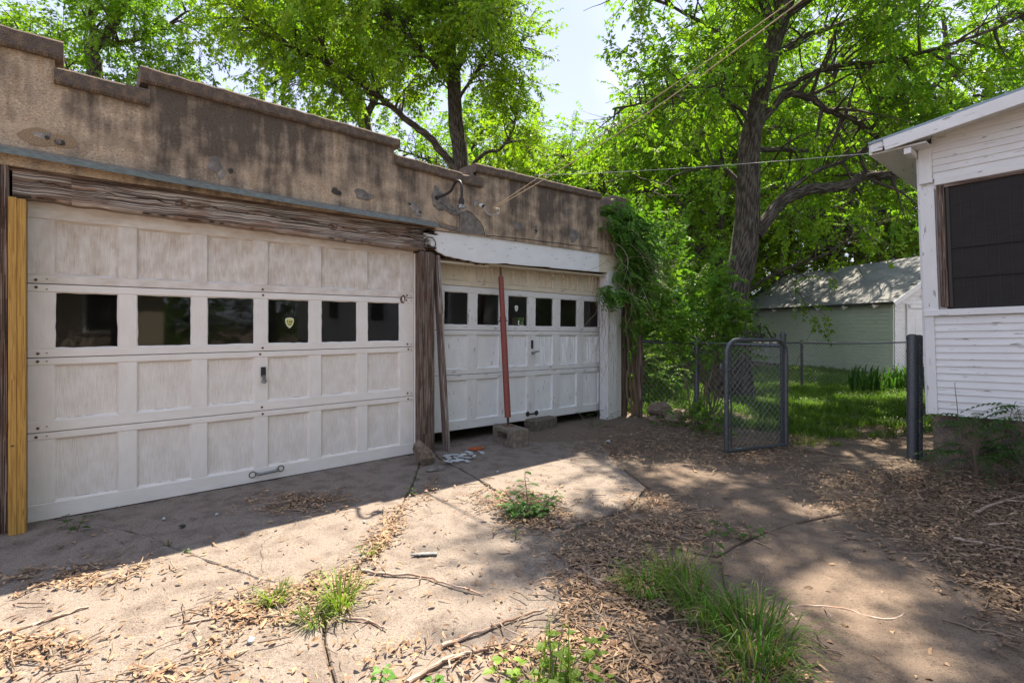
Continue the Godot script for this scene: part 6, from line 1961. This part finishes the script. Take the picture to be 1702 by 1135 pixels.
func pinnate(cnt: int, length: float, ll: float, lw: float) -> ArrayMesh:
	var g := Geo.new()
	g.col = Color(1.6, 1.2, 1.2)
	var curve := func(t: float) -> Vector3: return Vector3(0, 0.02 - 0.16 * t * t * length / 0.3, length * t)
	g.tube([curve.call(0.0), curve.call(0.5), curve.call(1.0)], [0.002, 0.001], 3, false)
	for k in cnt:
		var t := lerpf(0.2, 1.0, float(k) / (cnt - 1))
		for s in [-1.0, 1.0]:
			g.col = Color(1, 1, 1) * (0.85 + 0.3 * fmod(k * 0.618 + s * 0.3 + 1.0, 1.0))
			g.leaf(curve.call(t), Vector3(s, -0.25, 0.45).normalized(), Vector3.UP, ll * (1.15 - 0.4 * t), lw * (1.1 - 0.3 * t), 0.15, 0.5)
	return g.mesh()


# ---------------------------------------------------------------- weeds and grass on the drive
func grass_clump(label: String, at: Vector3, r: float, cnt: int, h: float, tint: Color, bend := 0.85, group := "") -> void:
	var T := thing("grass_clump", label, "grass", Transform3D(Basis(), at), group)
	var g := Geo.new()
	for k in cnt:
		var a := rf(0, TAU)
		var q := sqrt(rng.randf()) * r
		g.col = tint * rf(0.65, 1.35)
		if rng.randf() < 0.14: g.col = Color(0.36, 0.28, 0.15) * rf(0.7, 1.1)
		var d := (Vector3(cos(a), 0, sin(a)) + Vector3(rf(-0.6, 0.6), 0, rf(-0.6, 0.6))).normalized()
		blade(g, Vector3(cos(a) * q, -0.005, sin(a) * q), d, h * rf(0.35, 1.25), rf(0.0025, 0.0075), bend * rf(0.2, 1.6))
	kind(part("blades", g, M.grass, T), "stuff")

func build_weeds() -> void:
	var G := Color(0.115, 0.225, 0.03)
	var Y := Color(0.19, 0.29, 0.04)
	grass_clump("biggest dark grass clump at the bottom right of the leaf strip", Vector3(0.93, 0, -1.98), 0.13, 230, 0.17, G)
	grass_clump("middle grass clump in the leaf strip", Vector3(0.82, 0, -2.18), 0.12, 200, 0.15, G)
	grass_clump("bright sunlit grass clump at the top of the leaf strip", Vector3(0.80, 0, -2.46), 0.10, 160, 0.15, Y)
	grass_clump("wispy grass clump left of the bright one", Vector3(0.62, 0, -2.40), 0.10, 170, 0.12, G)
	grass_clump("low grass clump at the very bottom edge", Vector3(0.86, 0, -1.82), 0.11, 170, 0.12, G)
	grass_clump("grass clump leaning over the right slab edge", Vector3(1.0, 0, -2.2), 0.08, 90, 0.13, G)
	grass_clump("upright yellow-green grass tuft in the crooked joint", Vector3(-0.75, 0, -2.27), 0.055, 110, 0.13, Y)
	grass_clump("low spreading grass tuft below the upright one", Vector3(-0.83, 0, -2.17), 0.06, 110, 0.06, Y * 0.8, 1.2)
	grass_clump("small round grass tuft among leaves left of the joint", Vector3(-1.06, 0, -2.31), 0.05, 90, 0.075, Y, 1.0)
	grass_clump("sparse grass in the joint halfway to the shadow", Vector3(-0.77, 0, -2.80), 0.045, 36, 0.06, Y * 0.85)
	grass_clump("sparse green grass left of the open gate's far side", Vector3(3.05, 0, -5.35), 0.16, 120, 0.10, Y * 0.7)
	grass_clump("short sunlit grass at the edge of the yard slab", Vector3(3.32, 0, -5.3), 0.07, 80, 0.06, Y)
	# leafy weeds
	var w := thing("leafy_weed", "upright young weed with oval leaves in the dappled middle of the drive", "weed", Transform3D(Basis(), Vector3(0.10, 0, -3.40)))
	sprig("", "", Vector3(0, 0, 0), 0.28, 9, 0.075, 0.042, Color(0.10, 0.22, 0.04), Vector3(-0.05, 0, 0), w)
	for k in 17:
		var a := k * 0.75
		sprig("", "", Vector3(cos(a) * 0.07, 0, sin(a) * 0.06), rf(0.05, 0.14), 7, 0.062, 0.040, Color(0.09, 0.20, 0.04), Vector3(cos(a), 0, sin(a)) * 1.1, w)
	var wb := thing("leafy_weed", "bright yellow-green weed with toothed leaves at the bottom centre", "weed", Transform3D(Basis(), Vector3(0.14, 0, -1.74)))
	for q in [[0.0, 0.0, 0.19, Vector3(-0.1, 0, 0)], [0.05, 0.02, 0.15, Vector3(0.7, 0, -0.2)], [-0.05, 0.0, 0.13, Vector3(-0.9, 0, 0.0)], [0.02, -0.04, 0.14, Vector3(1.2, 0, -0.4)], [-0.02, 0.05, 0.10, Vector3(-0.3, 0, 0.6)], [0.07, 0.04, 0.11, Vector3(0.9, 0, 0.5)], [0.0, -0.02, 0.16, Vector3(0.25, 0, -0.5)], [-0.08, 0.03, 0.09, Vector3(-1.3, 0, -0.3)]]:
		sprig("", "", Vector3(q[0], 0, q[1]), q[2], 13, 0.052, 0.036, Color(0.20, 0.31, 0.04), q[3], wb)
	var gb := Geo.new()
	for k in 26:
		var a := rf(0, TAU)
		gb.col = Y * rf(0.7, 1.1)
		blade(gb, Vector3(rf(-0.06, 0.06), 0, rf(-0.06, 0.06)), Vector3(cos(a), 0, sin(a)), rf(0.12, 0.27), 0.004, rf(0.1, 0.5))
	part("grass_blades", gb, M.grass, wb)
	var low := [
		[-2.66, -3.13, 0.10, 10, 0.05, "small dark green weed at the foot of the left door", 0.7],
		[1.33, -3.02, 0.10, 12, 0.06, "leafy weed at the top right corner of the leaf strip", 0.75],
		[1.05, -2.78, 0.16, 7, 0.06, "tall dock-like weed behind the bright grass clump", 0.8],
		[1.0, -6.25, 0.22, 22, 0.06, "bushy green weed under the right door's corner", 1.0],
		[-0.76, -3.80, 0.06, 8, 0.035, "tiny bright weed in the joint at the shadow edge", 1.1],
		[-0.80, -4.16, 0.09, 8, 0.03, "weed sprout in the joint beside the flat stone", 0.8],
		[-0.47, -1.80, 0.06, 8, 0.04, "yellow-green seedling at the bottom edge, left of the big weed", 1.6],
		[-0.28, -1.76, 0.05, 9, 0.04, "flat seedling at the bottom edge beside the stick", 1.6],
		[-1.96, -2.93, 0.03, 5, 0.02, "tiny seedling on the shaded crack of the left slab", 1.0],
		[-1.80, -2.83, 0.03, 5, 0.02, "tiny seedling on the sunlit crack of the left slab", 1.4],
		[0.0, -3.02, 0.05, 4, 0.028, "single seedling on the shaded patch of the middle slab", 0.9],
		[1.70, -6.0, 0.25, 20, 0.075, "leafy weed beside the white post and rubble stones", 0.9],
		[2.05, -5.55, 0.2, 18, 0.07, "weed growing in the leaves left of the gate", 0.9],
		[3.52, -4.28, 0.10, 8, 0.045, "light green sprig at the foot of the thick gate post", 1.2],
	]
	for q in low:
		var T := thing("leafy_weed", q[5], "weed", Transform3D(Basis(), Vector3(q[0], maxf(0.0, gh(q[0], q[1])), q[1])))
		var st: int = maxi(1, int(q[3] / 5))
		for k in st:
			var a := TAU * k / st + 0.4
			sprig("", "", Vector3(cos(a), 0, sin(a)) * 0.02 * st, q[2] * rf(0.7, 1.1), int(q[3] / st) + 1, q[4], q[4] * 0.6, Color(0.085, 0.18, 0.035) * q[6], Vector3(cos(a), 0, sin(a)) * (0.9 if st > 1 else 0.1), T)
	# compound-leaved saplings against the foundation of the white house
	for q in [[0.33, 0.16, 0.46, 34, "ferny sapling against the house foundation, left of two"], [0.62, 0.22, 0.56, 46, "larger ferny sapling against the house foundation at the right edge"]]:
		var at := HX * Vector3(q[0], 0.08, q[1])
		var T := thing("sapling", q[4], "sapling", Transform3D(Basis(), at))
		var pin := pinnate(8, 0.26, 0.05, 0.02)
		var g := Geo.new()
		for k in q[3]:
			var a: float = k * 2.4
			var d := Vector3(cos(a), 0, sin(a))
			var hh: float = q[2] * rf(0.25, 1.0)
			var e := Vector3(0, hh, 0) + d * rf(0.03, 0.10)
			g.tube([Vector3.ZERO, Vector3(0, hh * 0.6, 0) + d * 0.02, e], [0.004, 0.002], 4, false)
			var lf := Geo.new()
			var b := Basis.looking_at(-(d + Vector3(0, rf(-0.2, 0.5), 0)).normalized(), Vector3.UP)
			var mi := part("leaf", pin, M.leaf_tinted, T, Transform3D(b.scaled(Vector3.ONE * rf(0.6, 1.1)), e))
			mi.name = mi.name
		part("stem", g, M.vine_wood, T)
	var tall := [[0.25, 0.10, 0.95], [0.42, 0.12, 0.78], [0.55, 0.13, 1.05]]
	for k in tall.size():
		var at := HX * Vector3(tall[k][0], 0.08, tall[k][1])
		sprig("dry_stalk", ["thin stalk rising before the siding, left of three", "thin leafy stalk before the siding, middle of three", "long arched stalk before the siding at the right edge"][k], at, tall[k][2] * 0.75, 7, 0.035, 0.016, Color(0.06, 0.11, 0.03), Vector3([-0.18, 0.2, 0.3][k], 0, 0.1))


# ---------------------------------------------------------------- leaf litter
func dry_leaf(sd: int, l: float, w: float, curl: float) -> ArrayMesh:
	var r := RandomNumberGenerator.new()
	r.seed = sd
	var g := Geo.new()
	var prev := []
	var n := 5
	for k in n + 1:
		var t := float(k) / n
		var hw := w * 0.5 * sin(PI * clampf(t * 0.92 + 0.06, 0, 1)) * r.randf_range(0.8, 1.15)
		var y := 0.004 + curl * l * (0.5 - 4.0 * (t - 0.5) * (t - 0.5) * 0.5) * 0.5 + r.randf_range(-0.001, 0.001)
		var c := Vector3((t - 0.5) * l, y, 0.12 * l * sin(t * 2.6 + sd))
		var row := [c + Vector3(0, curl * hw * 0.8, -hw), c, c + Vector3(0, curl * hw * 0.9, hw)]
		if k > 0:
			var sh := r.randf_range(0.85, 1.15)
			g.col = Color(sh, sh, sh)
			g.quad(prev[0], prev[1], row[1], row[0]); g.quad(prev[1], prev[2], row[2], row[1])
		prev = row
	return g.mesh()

func build_litter() -> void:
	var tanp := [[-2.13, -2.55, 0.36, 0.17, 420], [-1.80, -1.96, 0.23, 0.16, 380], [-1.48, -3.61, 0.32, 0.20, 800], [-0.85, -2.40, 0.17, 0.22, 480], [-0.75, -3.06, 0.09, 0.54, 380], [-1.13, -2.25, 0.20, 0.22, 520], [-1.18, -1.84, 0.26, 0.13, 200], [-0.00, -3.66, 0.26, 0.28, 650], [0.19, -3.32, 0.23, 0.27, 600], [0.43, -2.78, 0.19, 0.26, 700], [0.44, -2.40, 0.21, 0.25, 1000], [0.32, -2.05, 0.13, 0.22, 700], [0.49, -1.91, 0.20, 0.15, 800], [0.91, -3.15, 0.37, 0.24, 1000], [0.98, -3.59, 0.25, 0.27, 400], [0.06, -1.91, 0.20, 0.14, 300], [-0.33, -1.91, 0.33, 0.14, 130], [0.72, -2.45, 0.22, 0.45, 1200], [0.85, -1.95, 0.22, 0.25, 700], [-0.62, -3.9, 0.05, 0.3, 90]]
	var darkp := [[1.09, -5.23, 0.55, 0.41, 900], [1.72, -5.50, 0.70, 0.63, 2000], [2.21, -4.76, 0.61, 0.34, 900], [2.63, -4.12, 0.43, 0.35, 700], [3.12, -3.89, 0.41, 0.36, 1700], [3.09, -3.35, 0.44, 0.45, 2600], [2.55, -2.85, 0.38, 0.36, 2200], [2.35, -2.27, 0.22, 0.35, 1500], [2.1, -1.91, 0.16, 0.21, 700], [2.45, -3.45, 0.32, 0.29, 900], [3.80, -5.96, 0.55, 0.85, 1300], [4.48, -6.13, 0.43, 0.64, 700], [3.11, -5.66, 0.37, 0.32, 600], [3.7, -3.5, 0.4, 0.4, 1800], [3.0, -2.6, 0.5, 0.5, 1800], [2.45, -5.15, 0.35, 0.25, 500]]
	var meshes := [dry_leaf(1, 0.054, 0.014, 0.22), dry_leaf(2, 0.040, 0.018, 0.4), dry_leaf(3, 0.068, 0.011, 0.12), dry_leaf(4, 0.036, 0.025, 0.5)]
	var lots := [[], [], [], []]; var tl := [[], [], [], []]
	var put := func(x: float, z: float, c: Color, big: float, lift: float) -> void:
		var k := rng.randi() % 4
		var b := Basis(Vector3.UP, rf(0, TAU)) * Basis(Vector3(1, 0, 0), rf(-0.35, 0.35)) * Basis(Vector3(0, 0, 1), rf(-0.25, 0.25))
		if rng.randf() < 0.3: b = b * Basis(Vector3(1, 0, 0), PI)
		lots[k].append(Transform3D(b.scaled(Vector3.ONE * big * rf(0.55, 1.25)), Vector3(x, maxf(gh(x, z) + 0.016, 0.004) + lift, z)))
		tl[k].append(c)
	var cl := FastNoiseLite.new()
	cl.seed = 33
	cl.frequency = 5.0
	for q in tanp:
		for k in int(q[4] * 1.6):
			var x: float = q[0] + q[2] * rng.randfn() * 0.55; var z: float = q[1] + q[3] * rng.randfn() * 0.55
			if cl.get_noise_2d(x, z) < rf(-0.5, 0.25): continue
			var c := Color(0.43, 0.295, 0.185).lerp(Color(0.19, 0.11, 0.065), pow(rng.randf(), 1.4)) * rf(0.75, 1.25)
			put.call(x, z, c, rf(0.5, 0.9), rf(0.0, 0.012))
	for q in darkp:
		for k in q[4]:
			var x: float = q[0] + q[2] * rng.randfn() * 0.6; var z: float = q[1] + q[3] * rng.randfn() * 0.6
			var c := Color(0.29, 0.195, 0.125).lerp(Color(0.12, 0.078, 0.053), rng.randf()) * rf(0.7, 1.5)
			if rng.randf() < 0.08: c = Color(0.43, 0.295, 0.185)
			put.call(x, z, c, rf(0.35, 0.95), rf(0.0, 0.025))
	# scattered single leaves and crumbs all over
	for k in 2600:
		var z := -1.2 - 4.6 * pow(rng.randf(), 1.3)
		var x := rf(-1.15, 0.95) * (-z + 0.2)
		if (Vector3(x, 0, z) + Vector3(0.649, 0, 0.761) * D).dot(Vector3(0.649, 0, 0.761)) < 0.03: continue
		var c := Color(0.40, 0.27, 0.165).lerp(Color(0.17, 0.10, 0.065), rng.randf()) * rf(0.7, 1.2)
		put.call(x, z, c, rf(0.5, 0.9), 0.0)
	for k in 9000:
		var z := -1.3 - 4.2 * pow(rng.randf(), 1.2)
		var x := rf(-1.15, 0.95) * (-z + 0.2)
		if (Vector3(x, 0, z) + Vector3(0.649, 0, 0.761) * D).dot(Vector3(0.649, 0, 0.761)) < 0.03: continue
		var c := Color(0.24, 0.15, 0.10).lerp(Color(0.10, 0.07, 0.055), rng.randf())
		put.call(x, z, c, rf(0.07, 0.25), -0.002)
	# broken twigs and bark bits in the litter
	var bits := Geo.new()
	bits.col = Color(1, 1, 1)
	bits.tube([Vector3(-0.03, 0.004, 0), Vector3(0.0, 0.006, 0.003), Vector3(0.035, 0.004, -0.002)], [0.0022, 0.0015], 4)
	var bx_ := []; var bt := []
	for q in tanp + darkp:
		for k in int(q[4] * 0.12):
			var x: float = q[0] + q[2] * rng.randfn() * 0.7; var z: float = q[1] + q[3] * rng.randfn() * 0.7
			bx_.append(Transform3D((Basis(Vector3.UP, rf(0, TAU)) * Basis(Vector3(0, 0, 1), rf(-0.15, 0.15))).scaled(Vector3.ONE * rf(0.4, 1.9)), Vector3(x, maxf(gh(x, z) + 0.018, 0.004) + rf(0, 0.012), z)))
			bt.append(Color(0.16, 0.11, 0.08).lerp(Color(0.36, 0.27, 0.19), rng.randf()))
	tag(scatter("twig_litter", bits.mesh(), M.litter, bx_, bt), "broken twigs and bark bits mixed into the dry leaves", "twig litter")
	for k in 4:
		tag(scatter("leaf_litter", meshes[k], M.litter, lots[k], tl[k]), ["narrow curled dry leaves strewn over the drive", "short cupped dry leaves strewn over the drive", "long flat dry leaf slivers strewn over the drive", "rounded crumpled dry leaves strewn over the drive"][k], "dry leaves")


# ---------------------------------------------------------------- what stands behind the camera, mirrored in the panes, and a tree added to block sky
func build_behind() -> void:
	var N := thing("neighbour_house", "tan neighbouring house with a hipped roof mirrored in the garage panes", "house", Transform3D(Basis(Vector3.UP, 0.5), Vector3(7.5, 0, 13.0)))
	part("wall", bx(Vector3(0, 1.5, 0), Vector3(9, 3.0, 7)), M.neighbour, N)
	var r := Geo.new()
	var c := [Vector3(-5, 2.9, -4), Vector3(5, 2.9, -4), Vector3(5, 2.9, 4), Vector3(-5, 2.9, 4)]
	var t := [Vector3(-1.5, 5.0, 0), Vector3(1.5, 5.0, 0)]
	r.quad(c[1], c[0], t[0], t[1]); r.quad(c[3], c[2], t[1], t[0]); r.tri(c[2], c[1], t[1]); r.tri(c[0], c[3], t[0])
	r.quad(c[0], c[1], c[2], c[3])
	part("roof", r, M.shingles[2], N)
	for x in [-2.5, 0.5, 2.8]:
		part("window_frame", bx(Vector3(x, 1.7, -3.52), Vector3(1.0, 1.4, 0.06)), M.white, N)
		part("window_pane", bx(Vector3(x, 1.7, -3.555), Vector3(0.8, 1.2, 0.02)), M.black, N)
	var lawn := Geo.new()
	for a in 12:
		for b in 12:
			var x := 9.0 + a * 2.0; var z := 4.0 + b * 1.6
			lawn.quad(Vector3(x, 0.0, z + 1.6), Vector3(x + 2.0, 0.0, z + 1.6), Vector3(x + 2.0, 0.0, z), Vector3(x, 0.0, z))
	kind(part("lawn", lawn, M.back_lawn), "structure")
	shrub("bush", "tall hedge behind the viewpoint beside the mirrored lawn", "bush", Vector3(17.5, 0, 13.0), Vector3(3.2, 2.0, 1.6), 14, 700, 1.6, SHRUB, 0.2)
	shrub("bush", "second tall hedge behind the viewpoint beyond the white house", "bush", Vector3(22.0, 0, 11.0), Vector3(3.2, 2.4, 2.0), 14, 700, 1.7, SHRUB, 0.2)
	shrub("bush", "hedge behind the viewpoint in front of the tan house corner", "bush", Vector3(14.0, 0, 12.5), Vector3(1.8, 1.3, 1.2), 12, 400, 1.3, SHRUB, 0.2)
	var K := anywhere
	for q in [[Vector3(15.5, 0, 13.5), 9.5, "tree behind the viewpoint, right of the tan house"], [Vector3(20.0, 0, 10.5), 10.5, "tree far behind the viewpoint beyond the lawn"], [Vector3(5.2, 0, 4.6), 10.5, "added tree behind the viewpoint near the white house, blocks sky light, mirrored in the panes"], [Vector3(2.0, 0, 17.0), 11.0, "second tree behind the viewpoint beside the tan house"]]:  # the tree near the white house is added to keep sky off its front
		tree(q[2], q[0], wild(q[0], q[1], 0.22, 3.6, 9, 12, 1.6), 1.7, LEAF[0], K, 8, "trees behind the viewpoint")
